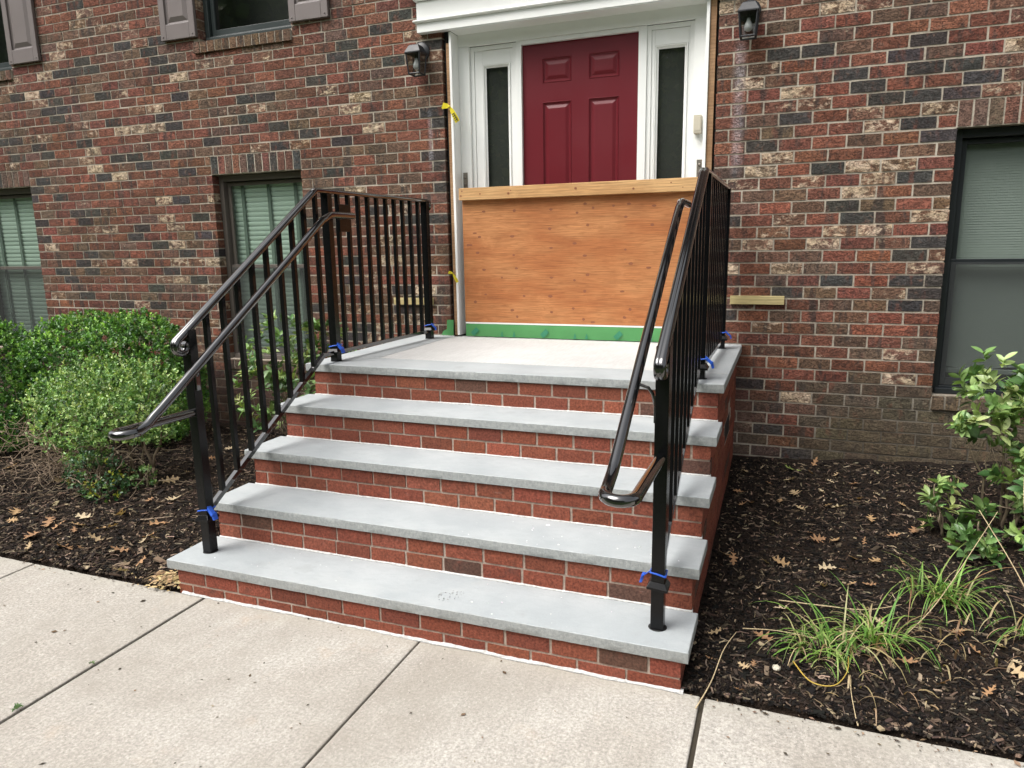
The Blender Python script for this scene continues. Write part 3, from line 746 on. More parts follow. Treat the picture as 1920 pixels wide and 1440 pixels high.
# ------------------------------------------------------------------ the steps
steps = thing('front_steps', (1.23, 0, 0), 'red brick front steps with five grey bluestone treads and concrete landing', 'steps')
core = MB(); rc = .0045
prof = [(rc, -.06)]
for k in range(5):
    y0 = D*k+rc; prof += [(y0, TOP[k]-T-.002)] if k == 0 else [(y0, TOP[k-1]-T-.002), (y0, TOP[k]-T-.002)]
prof += [(W+.004, TOP[4]-T-.002), (W+.004, -.06)]
n = len(prof); core.add([(BX0+rc, y, z) for (y, z) in prof]+[(BX1-rc, y, z) for (y, z) in prof], [tuple(range(n)), tuple(range(2*n-1, n-1, -1))]+[(i, (i+1)%n, n+(i+1)%n, n+i) for i in range(n)])
co = core.build('core', M_sm, steps); ROOTLOC[co.name] = Vector((0,0,0))
sb = Bricks(); sb_left = Bricks()
def step_col(dark=0):
    r = random.random()
    if r < .012+dark*.7: c = (.100, .052, .038)
    elif r < .25: c = (.165, .050, .031)
    elif r < .8: c = (.195, .058, .035)
    else: c = (.225, .070, .042)
    return (*jitter(c, .13), 0)
JS = .0108
for k in range(5):
    zt = TOP[k]-T-.001; zbot = zt-2*SC
    for r_ in range(2):
        z1 = zt-SC*r_; z0 = z1-SC
        ph = .1937 + (-.5*SB if (r_ == 1) else 0) + random.uniform(-.02, .02) + (0 if k % 2 == 0 else random.uniform(-.03, .03))
        es = [BX0] + [e for e in (ph+SB*q for q in range(-1, 14)) if BX0+.05 < e < BX1-.06] + [BX1]
        for a, b2 in zip(es[:-1], es[1:]):
            a2 = a+(JS/2 if a > BX0 else 0); b3 = b2-(JS/2 if b2 < BX1 else 0)
            L = round((b3-a2)/.004)*.004; fin = b2 == BX1 or a == BX0
            sb.put(((a2+b3)/2, D*k+random.uniform(-.001, .0012), (z0+z1)/2+random.uniform(-.0008, .0008)), L, SC-JS, '-y', .09 if fin else .03, .0016, step_col(.0 if b2 < 2.2 else .12))
# right-hand flank
z = TOP[4]-T-.001; row = 0
hole = (1.78, 2.22, .44, .70)
flank = []
while z > -.05:
    z1 = z; z0 = z-SC; zc = (z0+z1)/2; segs = []
    for k in range(5):
        y0, y1 = D*k, (D*(k+1) if k < 4 else W-.002)
        zz = min(z1, TOP[k]-T-.001)
        if zz-z0 > .02:
            if segs and abs(segs[-1][2]-zz) < 1e-6: segs[-1] = (segs[-1][0], y1, zz)
            else: segs.append((y0, y1, zz))
    for (y0, y1, zz) in segs:
        ph = (.0 if row % 2 else SB/2)+.05
        lo = y0+.094 if (y0 % D < .001 or y0 == 0) else y0
        es = [lo] + [e for e in (ph+SB*q for q in range(-1, 16)) if lo+.05 < e < y1-.05] + [y1]
        for a, b2 in zip(es[:-1], es[1:]):
            yc = (a+b2)/2
            if b2-a < .02: continue
            if hole[0] < yc < hole[1] and hole[2] < zc < hole[3]-(.08 if yc < 1.95 else 0): continue
            L = round((b2-a-JS)/.004)*.004
            sb.put((BX1+random.uniform(-.001, .001), yc, (z0+zz)/2), L, zz-z0-JS, '+x', .03, .0018, step_col(.06))
            sb_left.put((BX0-.0, yc, (z0+zz)/2), L, zz-z0-JS, '-x', .03, .0018, step_col(.06))
    z -= SC; row += 1
print('step bricks', len(sb.items))
sb.singles(sb.items[:300], M_sb_o, co, 6)
if len(sb.items) > 300: sb_left.items += sb.items[300:]
sb.joined(sb_left.items, M_sb_a, co, 'brick_courses')
MB().box(BX1-.0042, BX1-.0036, hole[0]+.03, hole[1]-.03, hole[2]+.03, hole[3]-.10).build('vent_hole_shade', M_tar, co)  # flat black sheet standing in for the shade inside the missing-brick hole

def slab(x0, x1, y0, y1, z1, th, name, rough=.0009, bev=.0028, m=M_stone):
    """stone with slightly uneven sawn edges"""
    nx = max(2, int((x1-x0)/.03)); ny = max(2, int((y1-y0)/.03)); V = []; F = []
    r = lambda a: random.uniform(-a, a)
    loop = [(x0+(x1-x0)*i/nx, y0) for i in range(nx)] + [(x1, y0+(y1-y0)*j/ny) for j in range(ny)] + [(x1-(x1-x0)*i/nx, y1) for i in range(nx)] + [(x0, y1-(y1-y0)*j/ny) for j in range(ny)]
    n = len(loop); cx, cy = (x0+x1)/2, (y0+y1)/2
    lev = [(z1, bev), (z1-bev, 0), (z1-th*.5, -.0008), (z1-th+bev*.6, 0), (z1-th, bev*.6)]
    for (zz, ins) in lev:
        for (x, y) in loop:
            sx = 1 if x > cx else -1; sy = 1 if y > cy else -1
            ex = ins*(abs(x-(x0 if sx < 0 else x1)) < 1e-6); ey_ = ins*(abs(y-(y0 if sy < 0 else y1)) < 1e-6)
            V.append((x-sx*ex+r(rough)*.5, y-sy*ey_+r(rough), zz+r(rough*.5)*(ins == 0)))
    for l in range(len(lev)-1):
        for i in range(n): F.append(((l+1)*n+i, (l+1)*n+(i+1)%n, l*n+(i+1)%n, l*n+i))
    F.append(tuple(range(n))); F.append(tuple(range(len(lev)*n-1, (len(lev)-1)*n-1, -1)))
    o = MB().add(V, F).build(name, m, steps, angle=30); return o
for k in range(4): slab(XL+random.uniform(-.004, .004), XR+random.uniform(-.003, .003), D*k-NOSE, D*(k+1)-.002, TOP[k], T, 'tread')
YJ = 1.515
slab(XL, XR, D*4-NOSE, YJ-.002, TOP[4], T, 'coping'); slab(XL, .280, YJ+.002, W-.004, TOP[4]-.0005, T, 'coping'); slab(2.212, XR, YJ+.002, W-.004, TOP[4]-.0005, T, 'coping')
slab(.282, 2.210, YJ+.002, W+.06, TOP[4]-.002, T, 'landing_slab', .0008, .002, M_land)
# white mortar lines
def bead(path, w_, h_, nrm, name='mortar_line', rough=.35):
    """triangular fillet along X; path (x0,x1,y,z)"""
    x0, x1, y, z = path; n = int((x1-x0)/.012); V = []; F = []
    a = b = 1.0
    for i in range(n+1):
        x = x0+(x1-x0)*i/n; a = 1+(a-1)*.9+random.uniform(-rough, rough)*.35; b = 1+(b-1)*.9+random.uniform(-rough, rough)*.35
        V += [(x, y+.012, z+.0002), (x, y-w_*a, z+.0004), (x, y-w_*a*.6, z+h_*b*.45), (x, y-.0005, z+h_*b), (x, y+.012, z+h_*b)]
    for i in range(n):
        for k in range(4): F.append((i*5+k, i*5+k+1, (i+1)*5+k+1, (i+1)*5+k))
    return MB().add(V, F).build(name, M_bead, steps, smooth=True)
for k in range(4): bead((BX0-.005, BX1+.004, D*(k+1), TOP[k]), .0085, .006, None)
bead((BX0+.02, BX1+.012, 0, 0.0), .013, .008, None, rough=.5)
MB().box(XL+.004, XR-.004, YJ-.0035, YJ+.0035, TOP[4]-.02, TOP[4]+.0006).build('mortar_line', M_bead, steps)
MB().box(XL+.01, .29, W-.014, W-.002, TOP[4]-.01, TOP[4]+.006).build('mortar_line', M_bead, steps); MB().box(2.21, XR-.004, W-.016, W-.002, TOP[4]-.01, TOP[4]+.007).build('mortar_line', M_bead, steps)

# ------------------------------------------------------------------ railings
CAP = [(-.019,-.005),(-.0225,-.001),(-.0235,.007),(-.0215,.0155),(-.0155,.0215),(-.0085,.0238),(-.003,.0230),(0,.0212),(.003,.0230),(.0085,.0238),(.0155,.0215),(.0215,.0155),(.0235,.007),(.0225,-.001),(.019,-.005)][::-1]
HR = [(.0205*math.cos(2*math.pi*k/18), .004+.0205*math.sin(2*math.pi*k/18)) for k in range(18)]
SLP = .6546
Y1, Y2 = .136, 1.335
def zrail(y): return 2.008-SLP*max(0, 1.222-y)          # underside of the top rail
def zbot(y): return 1.035-.605*max(0, 1.20-y)           # top of the bottom rail
def railing(side, X1, X2, X3, Y3, label):
    root = thing('stair_railing', (X1, Y1, 0), label, 'railing')
    def xa(y): return X1+(X2-X1)*(y-Y1)/(Y2-Y1) if y <= Y2 else X2+(X3-X2)*(y-Y2)/(Y3-Y2)
    inn = 1 if side == 'L' else -1
    for (x, y, z0, z1) in ((X1, Y1, TOP[0]-.02, zrail(Y1)+.006), (X2, Y2, TOP[4]-.02, zrail(Y2)+.004), (X3, Y3, TOP[4]-.02, zrail(Y3)+.004)):
        MB().box(x-.0255, x+.0255, y-.0255, y+.0255, z0, z1).build('post', M_satin, root, bevel=.003)
        # flat black disc paints in the dark of the round hole at the post
        MB().lathe((x, y, TOP[0] if y < 1 else TOP[4]), [(.037, -.003), (.037, .0006), (.036, .0008)], 20).build('core_hole_shade', M_tar, root)
    # sloped bottom rail + level bottom rail
    RP = [(-.013,-.0125),(.013,-.0125),(.013,.0125),(-.013,.0125)]
    MB().sweep([(xa(y), y, zbot(y)-.0125) for y in (Y1+.026, 1.20, Y2-.0256)], RP).build('bottom_rail', M_black, root, bevel=.0015)
    MB().sweep([(xa(y), y, zbot(y)-.0125) for y in (Y2+.0256, Y3-.0256)], RP).build('bottom_rail', M_black, root, bevel=.0015)
    ys = [Y1+(Y2-Y1)*(k+1)/10 for k in range(9)] + [Y2+(Y3-Y2)*(k+1)/11 for k in range(10)]
    for y in ys:
        x = xa(y); MB().box(x-.0125, x+.0125, y-.0125, y+.0125, zbot(y)-.002-(.006 if y < 1.2 else 0), zrail(y)+.004).build('baluster', M_satin, root, bevel=.0015)
    # top rail with a scrolled foot and a turned-down end at the wall
    path = []; ups = []
    cy, cz, rr = .078, None, .030
    ang = math.atan(SLP)
    # scroll: tangent to the slope line, curling down and under
    y0 = .066; z0 = zrail(y0)+.002
    nrm = Vector((0, -math.sin(ang), math.cos(ang)))      # up normal of the slope
    c = Vector((0, y0, z0)) - nrm*.029
    N = 16
    for i in range(N, -1, -1):
        th = R(275)*i/N; rad = .029*(1-.30*i/N)
        d = Vector((0, nrm.y*math.cos(th) - nrm.z*math.sin(th)*1.0, nrm.z*math.cos(th) + nrm.y*math.sin(th)))
        path.append((xa(y0), c.y+d.y*rad, c.z+d.z*rad)); ups.append((0, d.y, d.z))
    sw_n = (0, nrm.y, nrm.z)
    path += [(xa(.3), .3, zrail(.3)), (xa(.7), .7, zrail(.7)), (xa(1.19), 1.19, zrail(1.19))]; ups += [sw_n]*3
    path += [(xa(1.222), 1.222, zrail(1.222)-.0005)]; ups += [(0, -.31, .95)]
    path += [(xa(1.26), 1.26, zrail(1.3)), (xa(Y3), Y3, zrail(Y3)), (xa(Y3), Y3+.035, zrail(Y3))]; ups += [(0,0,1)]*3
    for i in range(1, 8):
        th = R(150)*i/7; path.append((xa(Y3), Y3+.035+.022*math.sin(th), zrail(Y3)-.022+.022*math.cos(th))); ups.append((0, math.sin(th), math.cos(th)))
    MB().sweep(path, CAP, ups=ups).build('top_rail', M_black, root, angle=70)
    # grab rail inside the guard
    k0 = .055 if side == 'L' else 0
    xh = X1+inn*.100; zh = lambda y: 1.866-.657*max(0, 1.185-y)
    pp = [(xh, 1.455, 1.866), (xh, 1.24, 1.866), (xh, 1.205, 1.862), (xh, 1.165, 1.843), (xh, 1.13, zh(1.13))]
    pp += [(xh, y, zh(y)) for y in (.9, .6, .3, .05, -.10, -.22+k0)]
    za = .888
    za += k0*.4
    pp += [(xh, -.26+k0, zh(-.26+k0)+.003), (xh, -.295+k0, za+.019), (xh, -.325+k0, za+.008), (xh, -.35+k0, za+.001), (xh, -.36+k0, za)]
    cx = (xh+X1)/2; ru = abs(xh-X1)/2
    for i in range(1, 10):
        th = math.pi*i/10; pp.append((cx+inn*ru*math.cos(th), -.36+k0-ru*math.sin(th)*1.15, za-.006*i/10))
    pp += [(X1, -.36+k0, za-.006), (X1, -.1, za-.010), (X1, Y1-.0258, za-.014)]
    MB().sweep(pp, HR, up=(0,0,1)).build('grab_rail', M_black, root, angle=70)
    MB().box(min(X1, xh)-.0, max(X1, xh), 1.43, 1.452, 1.852, 1.866).build('bracket', M_black, root, bevel=.003)
    xp = xa(1.49)+inn*.0132
    MB().box(min(xp, xp+inn*.006), max(xp, xp+inn*.006), 1.425, 1.535, 1.775, 1.945).build('mounting_plate', M_satin, root, bevel=.002)
    # bracket at the lowest post
    zb_ = zh(Y1)-.014; q = [(xh, Y1, zb_), (xh-inn*.012, Y1, zb_-.012), (xh-inn*.045, Y1, zb_-.022), (xh-inn*.062, Y1, zb_-.045), (X1+inn*.0300, Y1, zb_-.085)]
    MB().tube(q, .0065, 10).build('bracket', M_black, root, smooth=True)
    xpl = X1+inn*.0258
    MB().box(min(xpl, xpl+inn*.006), max(xpl, xpl+inn*.006), Y1-.014, Y1+.014, zb_-.155, zb_-.05).build('mounting_plate', M_black, root, bevel=.003)
    # base collars pushed up the posts
    for (x, y, zc, tilt) in ((X1, Y1, .345, .10), (X2, Y2, TOP[4]+.052, .06), (X3, Y3, TOP[4]+.058, .05)):
        m = MB(); ct, st = math.cos(tilt*inn), math.sin(tilt*inn); V = []
        for (hw, zz) in ((.041, 0), (.041, .010), (.0285, .030)):
            for (sx, sy) in ((-1,-1),(1,-1),(1,1),(-1,1)): V.append((x+sx*hw, y+sy*hw, zc+zz+sx*hw*st))
        m.add(V, [(0,1,5,4),(1,2,6,5),(2,3,7,6),(3,0,4,7),(4,5,9,8),(5,6,10,9),(6,7,11,10),(7,4,8,11),(0,3,2,1),(8,9,10,11)])
        m.build('base_collar', M_satin, root, bevel=.0015)
    return root, xa
rl, xaL = railing('L', .092, .086, .150, 2.512, 'glossy black metal stair railing beside the round clipped shrubs')
rr_, xaR = railing('R', 2.350, 2.356, 2.364, 2.500, 'glossy black metal stair railing beside the open mulch bed and dark window')
def clip(x, y, z, inn, label, big=1.0):
    m = MB(); s_ = big
    m.obox((x+inn*.040, y-.012, z+.022), ((.75*inn, -.2, -.62), (0, 1, -.2), (.6, 0, .8)), (.030*s_, .014*s_, .008*s_))
    m.obox((x+inn*.062, y-.014, z-.002), ((.25*inn, 0, -.95), (0, 1, 0), (.95, 0, .2)), (.018*s_, .013*s_, .006*s_))
    m.tube([(x-inn*.030, y-.029, z+.018), (x, y-.030, z+.026), (x+inn*.029, y-.029, z+.03), (x+inn*.030, y+.029, z+.03), (x-inn*.029, y+.029, z+.02), (x-inn*.030, y-.029, z+.018)], .004, 6)
    o = m.build('plastic_clip', M_blue, None, bevel=.002); return tag(o, label, 'clip', 'blue clips on the railing posts')
clip(.092, Y1, .375, 1, 'blue plastic clip holding the collar up, lowest post of the railing beside the shrubs')
clip(2.350, Y1, .385, -1, 'blue plastic clip holding the collar up, lowest post of the railing beside the mulch')
clip(.086, Y2, TOP[4]+.075, 1, 'blue plastic clip on the landing corner post of the railing beside the shrubs')
clip(2.356, Y2, TOP[4]+.080, 1, 'blue plastic clip on the landing corner post of the railing beside the mulch')
clip(.150, 2.512, TOP[4]+.082, 1, 'blue plastic clip on the wall-end post of the railing beside the shrubs', .7)
clip(2.364, 2.500, TOP[4]+.082, 1, 'blue plastic clip on the wall-end post of the railing beside the mulch', .7)

# ------------------------------------------------------------------ boarded doorway
ply = thing('plywood_panel', (1.26, W+.01, 1.08), 'orange plywood sheet closing the lower half of the doorway', 'plywood')
PY = W+.012
MB().box(.380, 2.150, PY, PY+.018, 1.081, 2.03).build('sheet', M_ply, ply, bevel=.001)
kn = [(.56,1.93),(.80,1.60),(.79,1.74),(.82,1.50),(.88,1.29),(.70,1.43),(.81,1.93),(1.10,1.93),(1.09,1.79),(1.10,1.65),(1.30,1.90),(1.38,1.81),(1.28,1.68),(1.36,1.96),(1.42,1.93),(1.36,1.59),(1.66,1.86),(1.66,1.63),(1.70,1.53),(1.85,1.80),(.52,1.74),(.50,1.62),(.48,1.77),(.55,1.49),(.56,1.30),(.47,1.24),(.78,1.18),(.82,1.13),(1.10,1.43),(1.09,1.29),(1.10,1.17),(1.28,1.41),(1.36,1.33),(1.27,1.20),(1.38,1.45),(1.64,1.33),(1.66,1.14),(1.35,1.12),(1.57,1.94),(1.86,1.93),(1.68,1.95),(1.42,1.10),(1.83,1.50),(1.70,1.20),(.42,1.68),(.44,1.68)]
for (x, z) in kn:
    a, b2 = random.uniform(.009, .019), random.uniform(.007, .012); N = 10
    m = MB(); V = [(x, PY-.0011, z)]+[(x+a*math.cos(6.283*i/N)*random.uniform(.85, 1.15), PY-.0007, z+b2*math.sin(6.283*i/N)*random.uniform(.85, 1.15)) for i in range(N)]
    m.add(V, [(0, 1+i, 1+(i+1)%N) for i in range(N)]); m.build('knot', M_knot, ply)
beam = MB().box(.372, 2.160, W-.030, W+.0115, 2.018, 2.108).build('timber_rail', M_lum, None, bevel=.003)
tag(beam, 'long pine board nailed across the top edge of the plywood', 'board')
for (x, z) in ((.39,2.05),(.40,2.085),(.55,2.06),(.78,2.055),(.80,2.075),(1.3,2.07),(1.72,2.05),(1.98,2.08),(2.06,2.045)):
    m = MB(); a = random.uniform(.004, .011); N = 8
    m.add([(x, W-.0318, z)]+[(x+a*math.cos(.785*i), W-.0314, z+a*.8*math.sin(.785*i)) for i in range(N)], [(0, 1+i, 1+(i+1)%N) for i in range(N)]); o = m.build('knot', M_knot); o.parent = beam
ss = MB().box(.385, 2.150, W+.004, W+.03, 1.069, 1.0795).build('trim_strip', M_trim); tag(ss, 'thin white strip between plywood and green membrane', 'strip')
# green membrane with its printed marks
gm = thing('green_membrane', (1.26, W, .97), 'green flashing membrane along the bottom of the plywood', 'membrane')
n = 90; V = []; F = []
for i in range(n+1):
    x = .386+(2.15-.386)*i/n; V += [(x, W+.002+.002*math.sin(i*.9), .9668+random.uniform(0, .003)), (x, W-.001+.003*math.sin(i*.37+1), 1.02), (x, W+.006, 1.0685)]
for i in range(n):
    for k in range(2): F.append((i*3+k, (i+1)*3+k, (i+1)*3+k+1, i*3+k+1))
MB().add(V, F).build('sheet', M_green, gm, smooth=True)
for (x, kind) in ((.47,0),(.70,1),(.80,1),(1.05,0),(1.29,1),(1.38,1),(1.62,0),(1.86,1),(2.02,0)):
    y = W-.0055; m = MB()
    if kind == 0:
        c, s_ = math.cos(R(45)), math.sin(R(45))
        def rr2(px, pz): return (x+(px*c-pz*s_), y, 1.008+(px*s_+pz*c))
        for (a0, b0, a1, b1) in ((-.034,-.018,.030,-.010),(-.034,.010,.030,.020),(.020,-.010,.030,.010),(-.034,-.010,.020,.010)):
            m.add([rr2(a0,b0), rr2(a1,b0), rr2(a1,b1), rr2(a0,b1)], [(0,1,2,3)])
    else:
        for q in range(4):
            zz = .974+.010*q; hw = .016-.003*q; m.add([(x-hw,y,zz),(x+hw*.7,y,zz-.002),(x+hw*.3,y,zz+.008),(x-hw*.6,y,zz+.009)], [(0,1,2,3)])
    m.build('printed_mark', M_teal, gm)
m = MB(); V = [(.170,W-.003,.972),(.282,W-.012,.968),(.284,W-.010,1.096),(.224,W-.005,1.094),(.222,W-.008,1.02),(.19,W-.004,1.005)]
m.add(V+[(a, b2+.004, c) for (a, b2, c) in V], [(0,1,2,3,4,5),(11,10,9,8,7,6)]+[(i, (i+1)%6, 6+(i+1)%6, 6+i) for i in range(6)])
tag(m.build('green_membrane_corner', M_green), 'green membrane flap turned up on the brick beside the white jamb', 'membrane')
# plank strips on the wall at landing height
tag(MB().box(2.40, 2.750, W-.024, W-.002, 1.250, 1.308).build('wood_strip', M_strip, bevel=.002), 'pale wooden strip fixed to the brick beside the mulch-bed railing', 'strip')
tag(MB().box(-.245, .112, W-.024, W-.002, 1.213, 1.268).build('wood_strip', M_strip, bevel=.002), 'pale wooden strip on the brick behind the railing next to the shrubs', 'strip')
# steel hangers, box and tape at the jambs
def hanger(x, z0, z1, label):
    r_ = thing('metal_bracket', (x, DY, z0), label, 'bracket')
    MB().box(x-.018, x+.018, DY-.006, DY-.0005, z0, z1).build('plate', M_steel, r_, bevel=.001)
    for zz in (z0+(z1-z0)*.3, z0+(z1-z0)*.72): MB().lathe((x, DY-.010, zz), [(.005,-.004),(.010,0),(.010,.004)], 8, 'y').build('bolt', M_steel, r_)
hanger(.372, 2.105, 2.235, 'rusty steel bracket with two bolts by the sidelight next to the yellow tape'); hanger(2.150, 2.11, 2.235, 'steel bracket on the white casing below the beige box')
bx = thing('intercom_box', (2.14, DY, 2.4), 'small beige box fixed to the white door casing', 'box')
MB().box(2.108, 2.160, DY-.055, DY-.0005, 2.405, 2.525).build('housing', M_beige, bx, bevel=.004); MB().box(2.114, 2.154, DY-.058, DY-.0555, 2.42, 2.51).build('cover', M_beige, bx, bevel=.002)
def tape(x, z, s_, label, letters):
    r_ = thing('caution_tape', (x, W-.02, z), label, 'tape'); y = W-.022
    def rib(pts, wd, name):
        m = MB(); V = []
        for i, (px, pz, py) in enumerate(pts):
            t_ = (Vector(pts[min(i+1, len(pts)-1)]) - Vector(pts[max(i-1, 0)])); nx_, nz_ = -t_[1], t_[0]; l = math.hypot(nx_, nz_) or 1
            ww = wd[i] if isinstance(wd, list) else wd
            V += [(x+px*s_+nx_/l*ww, y+py, z+pz*s_+nz_/l*ww), (x+px*s_-nx_/l*ww, y+py+.004, z+pz*s_-nz_/l*ww)]
        m.add(V, [(2*i, 2*i+1, 2*i+3, 2*i+2) for i in range(len(pts)-1)]); return m.build(name, M_yellow, r_, smooth=True)
    rib([(-.068,-.006,0),(-.045,.012,-.008),(-.015,.006,-.012),(.0,0,-.012)], [.006*s_,.022*s_,.016*s_,.006*s_], 'tail')
    rib([(.0,0,-.012),(.02,-.03,-.014),(.045,-.075,-.012),(.062,-.112,-.006)], [.006*s_,.016*s_,.020*s_,.020*s_], 'tail')
    MB().lathe((x, y-.016, z), [(.004*s_,-.006),(.010*s_,0),(.006*s_,.008)], 8, 'y').build('knot', M_yellow, r_, smooth=True)
    if letters:
        for k, (a, b2) in enumerate(((.031,-.055),(.040,-.070),(.049,-.085),(.056,-.098))):
            m = MB(); 
            m.obox((x+a*s_, y-.0155, z+b2*s_), ((1, 0, .5), (0, 1, 0), (-.5, 0, 1)), (.013*s_, .0004, .0026*s_)); m.obox((x+(a+.008)*s_, y-.0155, z+(b2-.003)*s_), ((1, 0, .5), (0, 1, 0), (-.5, 0, 1)), (.0022*s_, .0004, .007*s_)); m.build('print', M_ink, r_)
tape(.318, 2.705, 1.0, 'yellow caution tape scrap with black print tied round the bare stud', True)
tape(.300, 1.465, .62, 'small frayed yellow tape scrap on the jamb beside the plywood', False)

# ------------------------------------------------------------------ wall lanterns
def lantern(x, z, label, back=.0):
    r_ = thing('wall_lantern', (x, W, z), label, 'lantern', 'wall lanterns'); y = W-.003
    MB().lathe((x, y, z), [(.068,-.0),(.068,-.012),(.056,-.022),(.020,-.026)], 24, 'y').build('backplate', M_lblack, r_, angle=40)
    MB().tube([(x, y-.02, z+.01), (x, y-.045, z+.018), (x, y-.07, z+.008), (x, y-.085, z-.012)], .010, 10).build('arm', M_lblack, r_, smooth=True)
    cx, cy = x, y-.094; zt = z-.036
    V = []
    for (hw, zz) in ((.064, zt), (.064, zt+.009), (.040, zt+.055), (.034, zt+.062)):
        V += [(cx-hw,cy-hw,zz),(cx+hw,cy-hw,zz),(cx+hw,cy+hw,zz),(cx-hw,cy+hw,zz)]
    F = [(4*k+i, 4*k+(i+1)%4, 4*k+4+(i+1)%4, 4*k+4+i) for k in range(3) for i in range(4)]+[(0,3,2,1),(12,13,14,15)]
    MB().add(V, F).build('cap', M_lblack, r_, bevel=.0015)
    zb = zt-.140; ht, hb = .056, .044
    for (sx, sy) in ((-1,-1),(1,-1),(1,1),(-1,1)):
        MB().tube([(cx+sx*ht, cy+sy*ht, zt), (cx+sx*hb, cy+sy*hb, zb-.006)], .0060, 4).build('cage_bar', M_lblack, r_)
    m = MB(); 
    for (a, b2, c, d2) in ((-1,-1,1,-1),(1,-1,1,1),(1,1,-1,1),(-1,1,-1,-1)): m.tube([(cx+a*hb, cy+b2*hb, zb), (cx+c*hb, cy+d2*hb, zb)], .0062, 4)
    m.build('bottom_ring', M_lblack, r_)
    for (a, b2, c, d2) in ((-1,-1,1,-1),(1,-1,1,1),(1,1,-1,1),(-1,1,-1,-1)):
        MB().add([(cx+a*ht, cy+b2*ht, zt-.001),(cx+c*ht, cy+d2*ht, zt-.001),(cx+c*hb, cy+d2*hb, zb),(cx+a*hb, cy+b2*hb, zb)], [(0,1,2,3)]).build('pane', M_lglass, r_)
    MB().lathe((cx, cy, zt), [(.011, -.002), (.012, -.028)], 14).build('socket', M_lblack, r_)
    MB().lathe((cx, cy, zt), [(.011,-.028),(.013,-.042),(.023,-.066),(.026,-.082),(.022,-.098),(.011,-.106),(.003,-.107)], 16).build('bulb', M_bulb, r_, smooth=True)
lantern(.088, 3.118, 'black glass wall lantern on the brick beside the yellow tape side of the door')
lantern(2.448, 3.118, 'black glass wall lantern on the brick beside the beige box side of the door')

# ------------------------------------------------------------------ leaves
def frames(dirs, ups=None):
    d = dirs/np.linalg.norm(dirs, axis=1, keepdims=True)
    u = rng.normal(size=d.shape) if ups is None else ups + rng.normal(size=d.shape)*.35
    s_ = np.cross(d, u); s_ /= np.linalg.norm(s_, axis=1, keepdims=True)+1e-9
    return d, s_, np.cross(s_, d)
def leaves_mesh(name, P, dirs, L, Wd, cols, m, ups=None, fold=.18, droop=.10):
    """six-point pointed oval leaves, folded along the midrib"""
    n = len(P); d, s_, u = frames(dirs, ups); L = L[:, None]; Wd = Wd[:, None]
    tip = P+d*L; a = P+d*L*.38+s_*Wd*.5+u*Wd*fold; b = P+d*L*.38-s_*Wd*.5+u*Wd*fold
    a2 = P+d*L*.72+s_*Wd*.38+u*Wd*fold*.7-u*L*.03; b2 = P+d*L*.72-s_*Wd*.38+u*Wd*fold*.7-u*L*.03; mid = P+d*L*.55
    dr_ = droop*rng.uniform(.3, 1.8, (n, 1)); tip = tip-u*L*dr_; a2 = a2-u*L*dr_*.4; b2 = b2-u*L*dr_*.4
    V = np.stack([P, a, a2, tip, b2, b, mid], 1).reshape(-1, 3)
    o = (np.arange(n)*7)[:, None]
    F = np.concatenate([o+np.array([[0,1,6]]), o+np.array([[1,2,6]]), o+np.array([[2,3,6]]), o+np.array([[3,4,6]]), o+np.array([[4,5,6]]), o+np.array([[5,0,6]])])
    C = np.repeat(np.concatenate([cols, np.ones((n, 1))], 1), 7, 0)
    return npmesh(name, V, F, m, {'lc': C}, smooth=True)
def big_leaves_mesh(name, P, dirs, L, Wd, cols, m, ups, fold, droop):
    """smooth oval leaves: a midrib with two rounded halves, arching down"""
    n = len(P); d, s_, u = frames(dirs, ups); ts = [0, .14, .32, .52, .72, .88, 1.0]; ws = [.03, .27, .45, .50, .42, .22, .02]
    dr_ = droop*rng.uniform(.2, 2.0, n); rows = []
    for t_, w_ in zip(ts, ws):
        c = P+d*(L*t_)[:, None]-u*(L*dr_*t_*t_)[:, None]; e = s_*(Wd*w_)[:, None]; f = u*(Wd*w_*fold*2)[:, None]
        rows += [c-e+f, c, c+e+f]
    V = np.stack(rows, 1).reshape(-1, 3); o = (np.arange(n)*21)[:, None]; F = []
    for i in range(6): F += [o+np.array([[3*i, 3*i+1, 3*i+4, 3*i+3]]), o+np.array([[3*i+1, 3*i+2, 3*i+5, 3*i+4]])]
    C = np.repeat(np.concatenate([cols, np.ones((n, 1))], 1), 21, 0).reshape(n, 21, 4)
    C[:, 1::3, :3] *= 1.25
    return npmesh(name, V, np.concatenate(F), m, {'lc': C.reshape(-1, 4)}, smooth=True)
def mixcol(n, cols, wts, jit=.25):
    c = np.array(cols)[rng.choice(len(cols), n, p=np.array(wts)/sum(wts))]
    return np.clip(c*(1+rng.uniform(-jit, jit, (n, 1)))*(1+rng.uniform(-.08, .08, (n, 3))), .002, 1)
